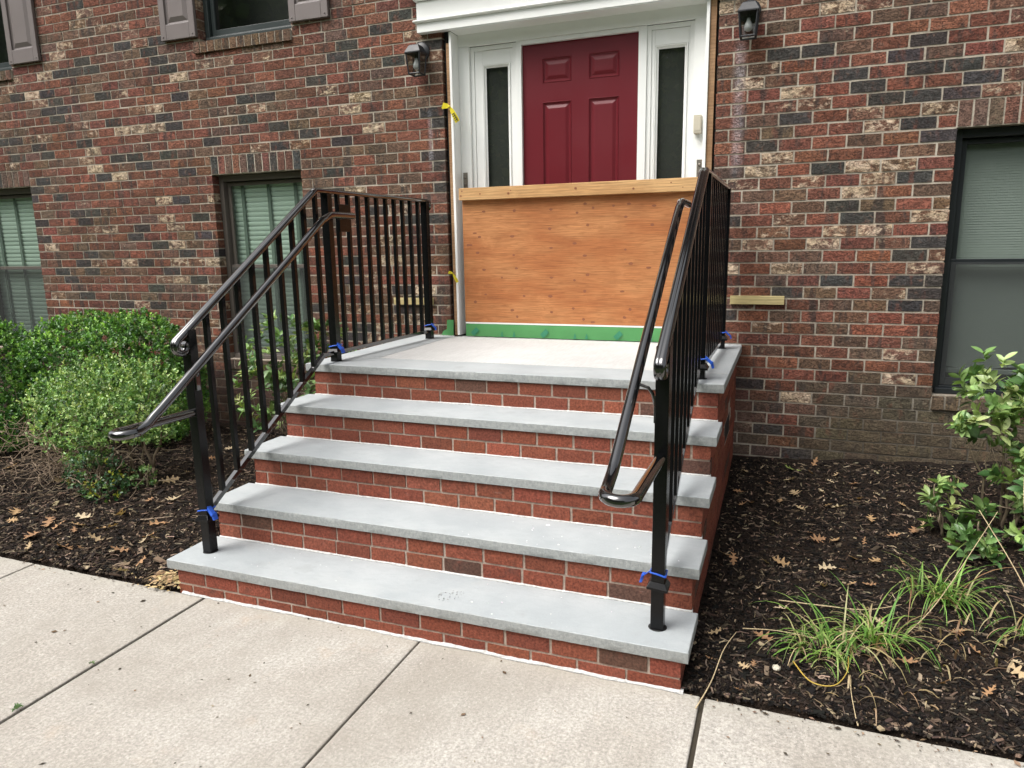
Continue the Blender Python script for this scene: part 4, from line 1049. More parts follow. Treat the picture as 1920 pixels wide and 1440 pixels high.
def blob_surface(n, blobs, inset=(0.0, .25), zmin=None):
    """random points near the surface of a union of ellipsoids + outward normals"""
    B = np.array(blobs); vol = B[:,3]*B[:,4]+B[:,4]*B[:,5]+B[:,3]*B[:,5]
    out, nr = [], []
    while sum(map(len, out)) < n:
        k = rng.choice(len(B), 4000, p=vol/vol.sum()); q = rng.normal(size=(4000, 3)); q /= np.linalg.norm(q, axis=1, keepdims=True)
        rad = 1-rng.beta(1, 3.2, 4000)*(inset[1]-inset[0])-inset[0]
        rad *= 1+.07*np.sin(q[:,0]*9+k*2)*np.cos(q[:,2]*8+k)+.06*np.sin(q[:,1]*13+k*5)
        p = B[k,:3]+q*B[k,3:6]*rad[:,None]
        ok = np.ones(4000, bool)
        for bi in range(len(B)):
            e = (((p-B[bi,:3])/B[bi,3:6])**2).sum(1); ok &= ~((e < .62) & (k != bi))
        if zmin is not None: ok &= p[:,2] > zmin
        nn = q/B[k,3:6]; nn /= np.linalg.norm(nn, axis=1, keepdims=True)
        out.append(p[ok]); nr.append(nn[ok])
    return np.concatenate(out)[:n], np.concatenate(nr)[:n]
def sprigs(P, Nn, per, spread, stem):
    """turn tips into little rosettes of leaves"""
    n = len(P); ax = Nn*.6+np.array([0, 0, .75])+rng.normal(size=(n, 3))*.35; ax /= np.linalg.norm(ax, axis=1, keepdims=True)
    k = np.repeat(np.arange(n), per); t = np.tile(np.linspace(0, 1, per), n)
    a = rng.normal(size=(n*per, 3)); a -= (a*ax[k]).sum(1)[:, None]*ax[k]; a /= np.linalg.norm(a, axis=1, keepdims=True)
    pos_ = P[k]+ax[k]*(stem*t)[:, None]; dr = ax[k]*(.35+.7*t)[:, None]+a*spread
    return pos_, dr, ax[k], k
def branch(m, p0, p1, r0, r1, wob=.05, n=5):
    p0, p1 = Vector(p0), Vector(p1); L = (p1-p0).length
    pts = [p0+(p1-p0)*(i/n)+Vector((random.uniform(-1,1), random.uniform(-1,1), random.uniform(-.6,.6)))*wob*L*(0 < i < n) for i in range(n+1)]
    m.tube(pts, r0, 6, r1); return pts
def shrub(name, base, blobs, nspr, per, LL, WW, cols, wts, label, stems, cat='shrub', inset=(0, .3), spread=.75, stem=.03, zmin=None, fold=.15, group=None, droop=.10):
    r_ = thing(name, base, label, cat, group)
    P, Nn = blob_surface(nspr, blobs, inset, zmin); pos_, dr, up, k = sprigs(P, Nn, per, spread, stem)
    n = len(pos_); cs = mixcol(nspr, cols, wts)[k]*(1+rng.uniform(-.15, .15, (n, 1)))
    L = rng.uniform(*LL, n); 
    link('crown', (big_leaves_mesh if LL[1] > .05 else leaves_mesh)('crown', pos_, dr, L, L*rng.uniform(*WW, n), cs, M_leaf, up, fold, droop), r_)
    m = MB()
    for s_ in stems:
        b0 = Vector(base)+Vector((random.uniform(-.05,.05), random.uniform(-.05,.05), -.02)) if s_ is None else Vector(s_[0])
        tgt = P[random.randrange(len(P))] if s_ is None or len(s_) < 2 else s_[1]
        pts = branch(m, b0, tgt, random.uniform(.007, .013), .003)
        for q in range(3):
            branch(m, pts[2+q], P[random.randrange(len(P))]*.6+np.array(pts[2+q])*.4, .0045, .0018, .06, 4)
    if stems: m.build('stems', M_bark, r_, smooth=True)
    return r_
DG = [(.045,.120,.028),(.085,.215,.042),(.165,.350,.062),(.310,.530,.110)]
LG = [(.075,.160,.045),(.150,.280,.078),(.270,.420,.125),(.420,.560,.200)]
RG = [(.075,.155,.050),(.140,.240,.075),(.235,.335,.115),(.340,.410,.165)]
g_ = gz(-2.8, 2.0)
shrub('boxwood_shrub', (-2.78, 2.05, .05), [(-2.90,1.95,.66,.52,.50,.48),(-2.42,2.0,.68,.50,.46,.48),(-3.18,2.0,.52,.40,.45,.42),(-2.15,2.02,.48,.30,.42,.40)], 8000, 7, (.018,.030), (.50,.66), DG, (.26,.34,.26,.14),
      'dense dark green rounded shrub against the brick between the windows', [None]*6, inset=(0,.34))
shrub('boxwood_shrub', (-3.5, 1.45, .05), [(-3.52,1.45,.62,.46,.45,.52),(-3.35,1.35,.30,.42,.42,.30),(-3.8,1.5,.6,.5,.5,.5)], 5500, 7, (.019,.031), (.50,.66), DG, (.30,.34,.24,.12),
      'bright green bushy shrub below the shuttered window, beyond the dead twigs', [None]*5, inset=(0,.34))
fb = shrub('leggy_shrub', (-1.62, 1.12, .04), [(-1.80,1.16,.74,.34,.30,.20),(-1.45,1.20,.70,.30,.28,.22),(-2.10,1.12,.60,.30,.28,.20),(-1.62,1.0,.54,.30,.24,.17),(-1.98,.98,.44,.22,.20,.15),(-1.32,1.12,.50,.20,.20,.16),(-1.72,.92,.34,.16,.15,.13)], 2300, 6, (.016,.026), (.48,.64), LG, (.26,.32,.26,.16),
      'straggly pale green shrub with bare lower stems in front of the dark shrub', [((-1.56,1.19,.03),(-1.68,1.12,.60)),((-1.56,1.19,.03),(-1.36,1.15,.62)),((-1.80,1.05,.03),(-1.75,1.1,.6)),((-1.80,1.05,.03),(-1.95,1.05,.55)),((-1.95,.95,.03),(-2.1,1.0,.5)),((-1.7,1.2,.03),(-1.5,1.2,.6))], inset=(0,.95))
shrub('low_sprout', (-1.50, .86, .04), [(-1.56,.84,.20,.20,.16,.15),(-1.42,.80,.11,.13,.12,.09)], 260, 6, (.016,.026), (.48,.62), [(.03,.09,.03),(.06,.13,.06),(.12,.2,.05),(.3,.32,.04)], (.4,.35,.18,.07),
      'low dull green sprouts on the mulch in front of the straggly shrub', [None]*3, 'sprout', inset=(0,.8))
shrub('low_sprout', (-1.30, 1.02, .04), [(-1.33,1.02,.13,.09,.08,.08)], 45, 6, (.016,.024), (.48,.62), LG, (.4,.35,.2,.05), 'tiny fresh green sprout at the foot of a bare forked stem', [None], 'sprout', inset=(0,.8))
# the bare forked stem and the dead twig heaps
m = MB(); branch(m, (-1.27,1.06,.03), (-1.29,1.07,.20), .014, .011, .03, 3); branch(m, (-1.29,1.07,.20), (-1.37,1.05,.52), .011, .006, .05, 5); branch(m, (-1.29,1.07,.20), (-1.20,1.12,.58), .010, .005, .05, 5); branch(m, (-1.23,1.10,.40), (-1.10,1.05,.46), .004, .002); branch(m, (-1.25,1.09,.30),(-1.12,1.0,.34),.004,.0015)
fk = m.build('forked_stem', M_bark, None, smooth=True); tag(fk, 'bare forked grey stem standing in the mulch beside the grab rail end', 'stem')
m = MB()
for i in range(230):
    a = Vector((random.gauss(-2.15, .20), random.gauss(.98, .14), random.uniform(.05, .42))); d_ = Vector((random.gauss(0, 1), random.gauss(-.3, 1), random.gauss(.1, .7))).normalized()
    p1 = a+d_*random.uniform(.10, .38); p1.z = max(.03, p1.z); branch(m, a, p1, random.uniform(.0014, .0035), .0009, .09, 5)
tg = stuff(m.build('dead_twigs', M_twig, None)); tag(tg, 'tangle of dry dead twigs under the straggly shrub', 'twigs')
m = MB()
for i in range(46):
    a = Vector((random.gauss(-1.62, .30), random.gauss(1.0, .14), random.uniform(.03, .35))); d_ = Vector((random.gauss(.2, 1), random.gauss(-.3, 1), random.gauss(.2, .6))).normalized()
    p1 = a+d_*random.uniform(.12, .42); p1.z = max(.03, p1.z); branch(m, a, p1, random.uniform(.0018, .0045), .001, .09, 5)
tg2 = stuff(m.build('dead_twigs', M_bark, None)); tag(tg2, 'loose grey-brown twigs among the bare stems near the grab rail', 'twigs')
# broad-leaved shrubs
shrub('rhododendron', (-1.05, 2.25, .08), [(-1.05,2.22,.82,.36,.24,.30),(-.72,2.25,.86,.28,.22,.24),(-1.22,2.2,.50,.22,.22,.34),(-.62,2.2,.55,.2,.2,.3)], 190, 8, (.045,.085), (.34,.44), RG, (.34,.36,.2,.1),
      'broad-leaved evergreen shrub behind the stair railing under the blinds window', [None]*8, inset=(0,.75), spread=1.0, stem=.04, fold=.16, droop=.22)
shrub('rhododendron', (3.92, 1.76, .12), [(3.80,1.66,.92,.19,.20,.15),(4.04,1.7,.84,.20,.22,.24),(3.73,1.62,.70,.13,.16,.10),(4.16,1.72,.50,.24,.22,.28),(3.96,1.58,.48,.14,.14,.14),(4.0,1.48,.24,.13,.10,.11)], 190, 8, (.045,.078), (.40,.52), RG, (.30,.38,.22,.10),
      'tall broad-leaved evergreen shrub in front of the dark framed window', [((3.90,1.78,.12),(3.80,1.66,.90)),((3.92,1.78,.12),(4.04,1.70,.85)),((3.88,1.78,.12),(3.66,1.62,.66)),((3.96,1.78,.12),(4.16,1.72,.6)),((3.90,1.78,.12),(3.88,1.6,.55)),((3.94,1.76,.12),(4.06,1.64,.7)),((3.90,1.74,.12),(3.96,1.5,.3))], inset=(0,.9), spread=1.0, stem=.04, fold=.16, droop=.22)
shrub('rhododendron_sucker', (3.55, 1.62, .13), [(3.56,1.60,.38,.06,.06,.10),(3.58,1.58,.24,.07,.07,.07)], 12, 8, (.05,.085), (.34,.44), RG, (.15,.4,.3,.15),
      'small upright leafy shoot standing apart from the tall shrub in the mulch', [((3.60,1.62,.12),(3.53,1.58,.42)),((3.60,1.62,.12),(3.56,1.55,.26))], 'shoot', inset=(0,.6), spread=1.0, stem=.04, fold=.16, droop=.22)
shrub('rhododendron_sucker', (3.68, 1.36, .12), [(3.72,1.40,.28,.08,.08,.08),(3.66,1.34,.16,.09,.08,.05)], 16, 8, (.05,.085), (.34,.44), RG, (.2,.4,.3,.1),
      'low leafy shoot at the foot of the tall shrub beside the straw stalks', [((3.74,1.44,.12),(3.69,1.36,.32)),((3.74,1.44,.12),(3.62,1.3,.16))], 'shoot', inset=(0,.7), spread=1.0, stem=.04, fold=.16, droop=.22)

# ------------------------------------------------------------------ grass and straw
def blades(name, c, n, rad, LL, cols, wts, label, lean=(0, 0), flat=.5, cat='grass tuft', group=None):
    V, F, C = [], [], []; cs = mixcol(n, cols, wts, .2)
    for i in range(n):
        a = random.uniform(0, 6.283); r0 = rad*random.random()**.7; x, y = c[0]+math.cos(a)*r0*1.3, c[1]+math.sin(a)*r0*.8; z = gz(x, y)-.004
        L = random.uniform(*LL); az = a+random.gauss(0, 1.3); out = random.uniform(.25, 1.0)*flat; wd = random.uniform(.0016, .0046)
        hx, hy = math.cos(az)+lean[0], math.sin(az)+lean[1]; hl = math.hypot(hx, hy) or 1; hx, hy = hx/hl, hy/hl
        K = 7; o = len(V); px, py, pz = x, y, z; th = R(85)-out*.5
        for k in range(K+1):
            w_ = wd*(1-(k/K)**2.2)+.0002
            V += [(px-hy*w_, py+hx*w_, pz), (px+hy*w_, py-hx*w_, pz)]; C += [(*cs[i], 1)]*2
            px += hx*math.cos(th)*L/K; py += hy*math.cos(th)*L/K; pz += math.sin(th)*L/K; th -= out*.42
            pz = max(pz, gz(px, py)+.004) if py > .02 else max(pz, .006)
        for k in range(K): F.append((o+2*k, o+2*k+1, o+2*k+3, o+2*k+2))
    ob = link(name, npmesh(name, V, F, M_grass, {'lc': C}, smooth=True)); return tag(ob, label, cat, group)
GC = [(.11,.24,.045),(.19,.33,.07),(.30,.40,.12),(.42,.36,.19),(.27,.17,.09)]
blades('grass_tuft', (2.98,.42), 105, .10, (.14,.34), GC, (.22,.30,.18,.2,.1), 'flattened yellow-green grass tuft nearest the steps, with a yellow stalk', lean=(-.5,.0), flat=1.9)
blades('grass_tuft', (3.17,.52), 80, .085, (.16,.36), GC, (.28,.32,.15,.17,.08), 'green grass tuft between the flattened tuft and the tall shrub tuft', flat=1.3)
blades('grass_tuft', (3.47,.93), 95, .09, (.16,.38), GC, (.4,.33,.1,.12,.05), 'lush dark green grass tuft on the mulch in front of the tall shrub', lean=(.2,0), flat=1.25)
blades('grass_tuft', (3.80,.72), 45, .09, (.16,.36), GC, (.3,.25,.15,.2,.1), 'thin grass tuft around the foot of the straw stalks', flat=1.2)
blades('dry_grass', (3.1,.30), 34, .26, (.06,.20), [(.32,.24,.13),(.40,.31,.18),(.20,.13,.08)], (.4,.4,.2), 'scattered dry straw blades around the flattened grass tuft', flat=1.7, cat='dry grass')
blades('dry_grass', (3.5,.62), 46, .30, (.07,.24), [(.32,.24,.13),(.40,.31,.18),(.20,.13,.08)], (.4,.4,.2), 'scattered dry straw blades between the green tufts', flat=1.7, cat='dry grass')
blades('weed_sprig', (.162,-.62), 9, .010, (.008,.018), [(.05,.12,.03),(.09,.17,.05)], (.5,.5), 'tiny green weed in the wide sidewalk joint, close to the steps', flat=1.4, cat='weed')
blades('weed_sprig', (.158,-.93), 14, .014, (.012,.030), [(.05,.12,.03),(.09,.17,.05)], (.5,.5), 'larger green weed in the wide sidewalk joint away from the steps', flat=1.4, cat='weed')
M_straw = simple('straw', (.47, .37, .22), .7, 60, .25, .1); M_ystalk = simple('yellow_stalk', (.42, .29, .05), .6, 60, .15, .05)
def smooth_path(P, n=6):
    P = [Vector(p) for p in P]; out = []
    for i in range(len(P)-1):
        a, b, c, d = P[max(i-1, 0)], P[i], P[i+1], P[min(i+2, len(P)-1)]
        for k in range(n):
            t = k/n; out.append(.5*((2*b)+(c-a)*t+(2*a-5*b+4*c-d)*t*t+(3*b-a-3*c+d)*t**3))
    return out+[P[-1]]
def stalk(pts, r, label, m=M_straw):
    pts = smooth_path(pts)
    return tag(MB().tube(pts, r, 6, r*.55).build('straw_stalk', m, None, smooth=True), label, 'stalk')
stalk([(3.83,.74,.06),(3.80,.95,.30),(3.79,1.10,.52),(3.80,1.18,.66)], .0035, 'tall pale straw stalk standing in front of the tall shrub')
stalk([(3.84,.70,.06),(3.72,.86,.30),(3.60,1.0,.50)], .003, 'pale straw stalk leaning from the tall stalk towards the shrub foot')
stalk([(3.86,.72,.05),(3.84,.9,.28),(3.83,.98,.44)], .0028, 'short pale straw stalk close beside the tall stalk')
stalk([(3.28,.55,.08),(3.42,.72,.17),(3.62,1.02,.36),(3.70,1.12,.46)], .0022, 'thin straw stalk slanting up over the lush grass tuft')
stalk([(2.80,.72,.075),(2.98,.68,.10),(3.15,.70,.10),(3.30,.78,.11)], .0028, 'thin straw stalk lying across the mulch behind the flattened tuft')
stalk([(2.53,-.09,.006),(2.57,.05,.035),(2.60,.22,.075),(2.64,.36,.085)], .0028, 'bent straw stalk leaning over the sidewalk joint at the corner of the steps')
stalk([(2.66,.46,.05),(2.80,.47,.06),(2.95,.44,.07)], .0026, 'thin straw stalk lying between the steps and the flattened tuft')
stalk([(3.075,.02,.006),(3.070,-.0,.012),(3.06,.14,.035),(3.065,.24,.04)], .0022, 'straight straw stalk across the sidewalk edge below the flattened tuft')
stalk([(2.86,.26,.055),(2.92,.15,.05),(3.0,.15,.05),(3.05,.24,.06),(3.06,.33,.075)], .0030, 'bright yellow curved stalk under the flattened tuft', M_ystalk)
for (pts, lab) in (([(-1.05,.55,.035),(-.85,.60,.05),(-.70,.72,.05),(-.45,.78,.045)], 'long brown twig lying on the mulch beside the lowest tread'), ([(-.95,.70,.04),(-.70,.74,.05),(-.5,.70,.04)], 'short brown twig on the mulch behind the long twig')):
    tag(MB().tube(pts, .005, 6, .003).build('fallen_twig', M_twig, None, smooth=True), lab, 'twig')
st = MB(); bm = bmesh.new(); bmesh.ops.create_icosphere(bm, subdivisions=2, radius=.017)
for v in bm.verts: v.co *= random.uniform(.86, 1.1); v.co.z *= .7
me = bpy.data.meshes.new('pebble'); bm.to_mesh(me); bm.free(); me.materials.append(M_beige); pb = link('pebble', me); pb.location = (2.80,.23,gz(2.8,.23)+.008); tag(pb, 'pale rounded pebble on the mulch near the flattened grass tuft', 'pebble')

# ------------------------------------------------------------------ fallen oak leaves
half = [(0,0),(.015,.14),(.17,.10),(.20,.13),(.10,.22),(.045,.30),(.16,.33),(.33,.36),(.30,.42),(.15,.46),(.06,.50),(.17,.60),(.29,.67),(.22,.71),(.07,.70),(.08,.80),(.13,.88),(.04,.90),(0,1.0)]
def oak_mesh(seed):
    r = random.Random(seed); V = []; F = []; sx = r.uniform(.55, 1.2); cu, cl, tw = r.uniform(-.4, 1.6), r.uniform(-.2, .8), r.uniform(-.9, .9)
    f = lambda x, y: (x*sx, y-.5, cu*x*x+cl*(y-.5)**2+tw*x*(y-.5)+.03*math.sin(9*x+7*y+seed))
    mid = [0, .10, .22, .30, .36, .46, .50, .60, .70, .80, .90, 1.0]
    for s_ in (1, -1):
        h = [(x*(1+r.uniform(-.12, .12)), y+r.uniform(-.012, .012)*(0 < y < 1)) for (x, y) in half]; o = len(V)
        V += [f(s_*x, y) for (x, y) in h]+[f(0, y) for y in (.88, .7, .5, .3, .14)]
        n = len(h); m0 = n
        idx = [(0,1,m0+4),(1,2,3,4,m0+4),(4,5,m0+3,m0+4),(5,6,7,8,9,10,m0+2,m0+3),(10,11,12,13,14,m0+1,m0+2),(14,15,16,17,m0,m0+1),(17,18,m0)]
        F += [tuple(o+i for i in (q if s_ > 0 else q[::-1])) for q in idx]
    o = len(V); V += [(-.008,-.66,.0),(.008,-.66,.0),(.008,-.5,f(0,0)[2]),(-.008,-.5,f(0,0)[2])]; F.append((o,o+1,o+2,o+3))
    me = bpy.data.meshes.new('oak_leaf'); me.from_pydata(V, [], F); me.update()
    c = np.array([(.40,.26,.135),(.46,.34,.20),(.32,.185,.10),(.50,.40,.26),(.38,.22,.115)][seed % 5]); C = np.tile((*c, 1), (len(V), 1)).astype(np.float32)
    at = me.attributes.new('lc', 'FLOAT_COLOR', 'POINT'); at.data.foreach_set('color', C.ravel()); me.materials.append(M_oak); me.polygons.foreach_set('use_smooth', [True]*len(F)); return me
OM = [oak_mesh(s_) for s_ in range(15)]
def unproj(u, v):
    d = cF + cR*((u-960)/FPX) - cU*((v-720)/FPX); z = .06
    for _ in range(6):
        k = (z-CAM[2])/d.z; x, y = CAM[0]+k*d.x, CAM[1]+k*d.y; z = gz(x, y)
    return x, y, z
def oak(x, y, s_, label, group, k=None):
    o = bpy.data.objects.new('oak_leaf', OM[random.randrange(15) if k is None else k]); COL.objects.link(o)
    o.location = (x, y, gz(x, y)+.016+.006*random.random()); s_ *= random.choice((.8, 1, 1.15, 1.3)); o.scale = (s_*random.uniform(.75, 1.15), s_, s_*.7); o.rotation_euler = (random.gauss(0, .35), random.gauss(0, .4), random.uniform(0, 6.28)); tag(o, label, 'leaf', group)
LR, LL_ = 'tan lobed oak leaf lying on the mulch beside the dark framed window', 'tan lobed oak leaf lying on the mulch on the shrub side of the steps'
GRp, GLp = 'oak leaves on the window-side mulch', 'oak leaves on the shrub-side mulch'
right_px = [(1385,925),(1392,950),(1408,947),(1396,888),(1440,910),(1463,945),(1490,930),(1500,958),(1527,872),(1567,893),(1557,907),(1600,912),(1540,927),(1552,953),(1572,955),(1645,932),(1632,980),(1520,1005),(1533,1015),(1445,1008),(1565,1020),(1360,1045),(1375,1055),(1435,1060),(1464,1060),(1600,1053),(1640,1058),(1550,1070),(1580,1075),(1535,1100),(1545,1105),(1595,1102),(1630,1103),(1425,1108),(1470,1147),(1340,1192),(1430,1200),(1412,1252),(1395,1258),(1385,1302),(1800,1190),(1790,1193),(1880,1200),(1875,1220),(1905,1250),(1770,1288),(1855,1305),(1700,1248),(1650,1225),(1712,1000),(1730,990),(1745,975),(1650,1175),(1760,1210),(1690,1060),(1870,1060),(1675,1010),(1430,880),(1480,905),(1520,890),(1610,940),(1690,950),(1455,985),(1620,1020),(1910,1270),(1830,1230),(1740,1090),(1330,1240),(1890,1080)]
for (u, v) in right_px:
    x, y, z = unproj(u, v)
    if x > 2.52 and .03 < y < 2.6: oak(x, y, random.uniform(.058, .090), LR, GRp)
left_px = [(30,965),(25,980),(100,962),(140,1000),(146,990),(225,965),(232,968),(210,1040),(225,1035),(282,1010),(272,1018),(290,1015),(280,942),(325,940),(160,975),(110,990),(230,1075),(245,890),(385,760),(372,800),(405,812),(395,862),(410,858),(300,985),(60,1010),(180,1015),(20,880),(110,905),(92,985),(350,890),(365,850),(430,845),(320,905),(150,1030),(55,1030),(262,1060),(200,995),(120,1030)]
for (u, v) in left_px:
    x, y, z = unproj(u, v)
    if x < -.1 and .03 < y < 2.6: oak(x, y, random.uniform(.075, .115), LL_, GLp)
gl = oak_mesh(31); gl.attributes['lc'].data.foreach_set('color', np.tile((.22,.27,.08,1), (len(gl.vertices), 1)).astype(np.float32).ravel())
x, y, z = unproj(1490, 884); o = link('oak_leaf', gl); o.location = (x, y, z+.015); o.scale = (.17,)*3; o.rotation_euler = (.35, -.1, 2.0); tag(o, 'greenish yellow oak leaf on the mulch close to the house wall', 'leaf')

# ------------------------------------------------------------------ bark chips, crumbs
def chips(name, n, xr, yr, size, dens, label):
    P = np.stack([rng.uniform(*xr, n), rng.uniform(0, 1, n)**dens*(yr[1]-yr[0])+yr[0]], 1)
    Z = np.array([gz(x, y) for x, y in P]); P = np.concatenate([P, (Z+rng.uniform(-.002, .006, n))[:, None]], 1)
    L = rng.gamma(2.0, size, n)+.004; Wd = L*rng.uniform(.12, .45, n); Th = rng.uniform(.001, .004, n)
    az = rng.uniform(0, 6.283, n); pt = rng.normal(0, .22, n)
    d = np.stack([np.cos(az)*np.cos(pt), np.sin(az)*np.cos(pt), np.sin(pt)], 1); s_ = np.stack([-np.sin(az), np.cos(az), rng.normal(0, .25, n)], 1); s_ /= np.linalg.norm(s_, axis=1, keepdims=True); u = np.cross(d, s_)
    k = [(-1,-1,-1),(1,-1,-1),(1,1,-1),(-1,1,-1),(-1,-1,1),(1,-.8,1),(1,.7,1),(-1,1,1)]
    V = np.stack([P+d*(L/2*a)[:, None]+s_*(Wd/2*b)[:, None]+u*(Th*c)[:, None] for a, b, c in k], 1).reshape(-1, 3)
    o = (np.arange(n)*8)[:, None]
    F = np.concatenate([o+np.array([q]) for q in ((4,5,6,7),(0,1,5,4),(1,2,6,5),(2,3,7,6),(3,0,4,7))])
    cs = mixcol(n, [(.011,.010,.0095),(.022,.018,.015),(.055,.040,.030),(.13,.095,.068),(.27,.21,.145)], (.42,.32,.15,.07,.04) if xr[0] > 0 else (.24,.28,.26,.16,.06), .3)
    C = np.repeat(np.concatenate([cs, np.ones((n, 1))], 1), 8, 0)
    o = stuff(link(name, npmesh(name, V, F, M_chip, {'lc': C}))); tag(o, label, 'mulch')
chips('bark_mulch', 34000, (2.475, 5.2), (.005, 2.64), .0062, 1.25, 'dark bark mulch chips covering the bed beside the dark framed window')
chips('bark_mulch', 28000, (-4.2, -.01), (.005, 2.64), .0085, 1.3, 'dark bark mulch chips covering the bed around the green shrubs')
def shreds(name, n, xr, yr, label):
    m_v, m_f, m_c = [], [], []
    cs = mixcol(n, [(.030,.024,.020),(.070,.052,.038),(.13,.095,.067),(.24,.185,.13)], (.36,.32,.22,.10), .3)
    for i in range(n):
        x, y = random.uniform(*xr), random.uniform(*yr); az = random.uniform(0, 6.283); L = random.uniform(.012, .055); wd = random.uniform(.0010, .0036); b = random.gauss(0, .2); o = len(m_v)
        for k in range(4):
            t = k/3-.5; px = x+math.cos(az+b*t)*L*t; py = y+math.sin(az+b*t)*L*t; pz = gz(px, max(py, 0))+.007+random.uniform(-.002, .005); ww = wd*(1-abs(t)*.7)
            m_v += [(px-math.sin(az)*ww, py+math.cos(az)*ww, pz-.001), (px+math.sin(az)*ww, py-math.cos(az)*ww, pz+random.uniform(0, .002))]; m_c += [(*cs[i], 1)]*2
        m_f += [(o+2*k, o+2*k+1, o+2*k+3, o+2*k+2) for k in range(3)]
    tag(stuff(link(name, npmesh(name, m_v, m_f, M_chip, {'lc': m_c}))), label, 'mulch')
shreds('bark_shreds', 4200, (2.48, 4.9), (.01, 2.6), 'loose pale bark shreds lying over the mulch beside the dark framed window')
shreds('bark_shreds', 5500, (-4.0, -.02), (.01, 2.6), 'loose pale bark shreds lying over the mulch around the green shrubs')
def crumbs(name, pts, cols, wts, size, label, zf):
    n = len(pts); P = np.array([(x, y, zf(x, y)+.001) for x, y in pts]); az = rng.uniform(0, 6.283, n); L = rng.gamma(2, size, n)+.0015
    d = np.stack([np.cos(az), np.sin(az), np.zeros(n)], 1); s_ = np.stack([-np.sin(az), np.cos(az), np.zeros(n)], 1); Wd = L*rng.uniform(.2, .7, n)
    V = np.stack([P-d*L[:,None]/2, P+s_*Wd[:,None]/2+(0,0,.0015), P+d*L[:,None]/2, P-s_*Wd[:,None]/2], 1).reshape(-1, 3); o = (np.arange(n)*4)[:, None]
    cs = mixcol(n, cols, wts, .3)
    return tag(stuff(link(name, npmesh(name, V, o+np.array([[0,1,2,3]]), M_chip, {'lc': np.repeat(np.concatenate([cs, np.ones((n,1))],1),4,0)}))), label, 'debris')
pts = [(random.uniform(-2.5, 5), random.uniform(-1.2, -.01)) for _ in range(420)] + [(random.uniform(2.5, 5), -abs(random.gauss(0, .035))) for _ in range(320)] + [(random.uniform(-4, 0), -abs(random.gauss(0, .03))) for _ in range(260)]
crumbs('sidewalk_debris', pts, [(.05,.04,.03),(.13,.09,.06),(.24,.17,.11)], (.5,.3,.2), .0042, 'scattered bits of bark and dirt on the sidewalk', lambda x, y: .0015)
pts = [(random.gauss(-.12, .07), random.gauss(.06, .04)) for _ in range(420)]
crumbs('wood_shavings', [(x, max(y, -.03)) for x, y in pts if x < .0], [(.35,.25,.13),(.25,.17,.09),(.45,.34,.19)], (.4,.3,.3), .009, 'small heap of tan wood shavings at the corner of the steps', lambda x, y: (gz(x, y) if y > 0 else 0)+.006+.02*max(0, 1-abs(x+.1)/.1)*random.random())
# dusty shoe print and mortar specks on the lowest treads
V = []; pts = []
for i in range(120):
    a, b2 = random.uniform(-1, 1), random.uniform(-1, 1)
    if a*a+b2*b2 > 1: continue
    if (int((a+1)*5) + int((b2+1)*6)) % 2 and abs(a) < .8: continue
    pts.append((1.452+a*.048+b2*.02, .105+b2*.055))
crumbs('shoe_print', pts, [(.24,.245,.24),(.29,.295,.29)], (.6,.4), .0030, 'dusty grey shoe print on the lowest stone tread', lambda x, y: TOP[0]+.0004)
pts = [(random.uniform(.1, 2.3), random.uniform(.01, .27)) for _ in range(46)]
crumbs('mortar_specks', pts, [(.72,.72,.70)], (1,), .0028, 'small white mortar specks on the lowest stone tread', lambda x, y: TOP[0]+.0004)
pts = [(random.uniform(1.2, 2.4), random.uniform(.31, .56)) for _ in range(40)]+[(2.21+random.gauss(0,.02), .42+random.gauss(0,.015)) for _ in range(14)]
crumbs('mortar_specks', pts, [(.74,.74,.72)], (1,), .0032, 'small white mortar specks on the second stone tread', lambda x, y: TOP[1]+.0004)

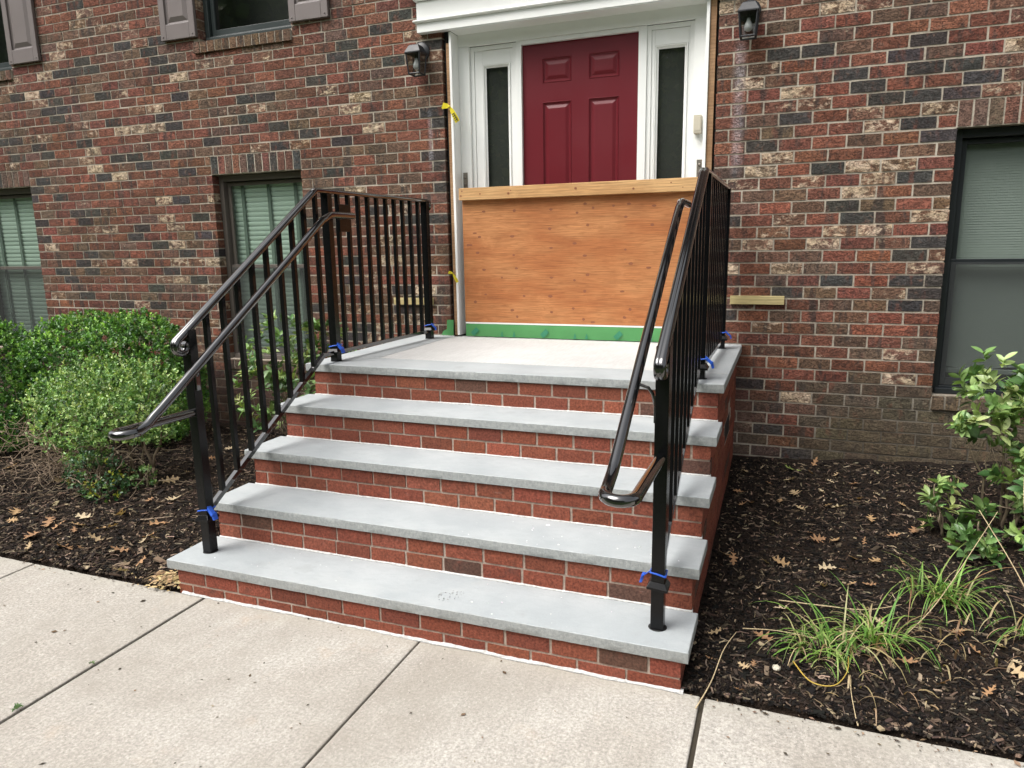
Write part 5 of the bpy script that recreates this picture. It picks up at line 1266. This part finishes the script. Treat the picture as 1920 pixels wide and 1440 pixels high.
# ------------------------------------------------------------------ trees across the way (mirrored in the panes and the black paint)
M_tleaf = leaf_mat('tree_leaf', .5, .4, .25)
M_trunk = simple('tree_bark', (.085, .065, .05), .95, 20, .4, .6)
def tree_proto(seed, label):
    r_ = thing('shade_tree', (0, 0, -.08), label, 'tree', 'trees across the way')
    n = 9000; bl = [(rng.normal(0, 1.5), rng.normal(0, 1.5), rng.uniform(2.4, 8.0), rng.uniform(1.0, 1.9), rng.uniform(1.0, 1.9), rng.uniform(.8, 1.5)) for _ in range(18)]
    P, Nn = blob_surface(n, bl, (0, .6)); L = rng.uniform(.20, .42, n)
    link('crown', leaves_mesh('crown', P, Nn+rng.normal(size=P.shape)*.8, L, L*.7, mixcol(n, [(.075,.135,.035),(.12,.19,.05),(.20,.25,.08)], (.5,.35,.15)), M_tleaf), r_)
    m = MB(); m.tube([(0,0,-.08),(.05,.03,1.5),(-.05,.08,3.2),(.1,0,5.5)], .24, 10, .09)
    for b in bl[:8]: branch(m, (0, 0, random.uniform(2, 4)), b[:3], .09, .03, .05, 5)
    m.build('trunk', M_trunk, r_, smooth=True); return r_
tp = tree_proto(1, 'tall leafy shade tree across the way from the house')
def copy_tree(o, loc, rz, s_):
    c = o.copy(); COL.objects.link(c); c.location = loc; c.rotation_euler = (0, 0, rz); c.scale = (s_,)*3
    for ch in o.children:
        d = ch.copy(); COL.objects.link(d); d.parent = c; d.matrix_parent_inverse = ch.matrix_parent_inverse.copy()
for (x, y, rz, s_) in ((-16,-17,1,1.6), (-10.5,-18,2,1.0), (-23,-13,3,1.7), (-5.5,-19,4,1.05), (6.5,-20,.5,1.1), (12,-18,5,1.2), (-.5,-20,2.6,1.15), (-8,-23,3.3,1.3), (-2.5,-24,.9,1.3), (-13,-23,5.5,1.3), (3.5,-25,4.4,1.3), (-19,-21,2.2,1.8), (-27,-18,.2,1.8), (2.5,-20,.3,1.0), (-8,-18,1.9,1.0), (-13,-18,3.9,1.05)): copy_tree(tp, (x, y, -.08), rz, s_)
tp.location = (-30, -7, -.08)
print('objects', len(bpy.data.objects))
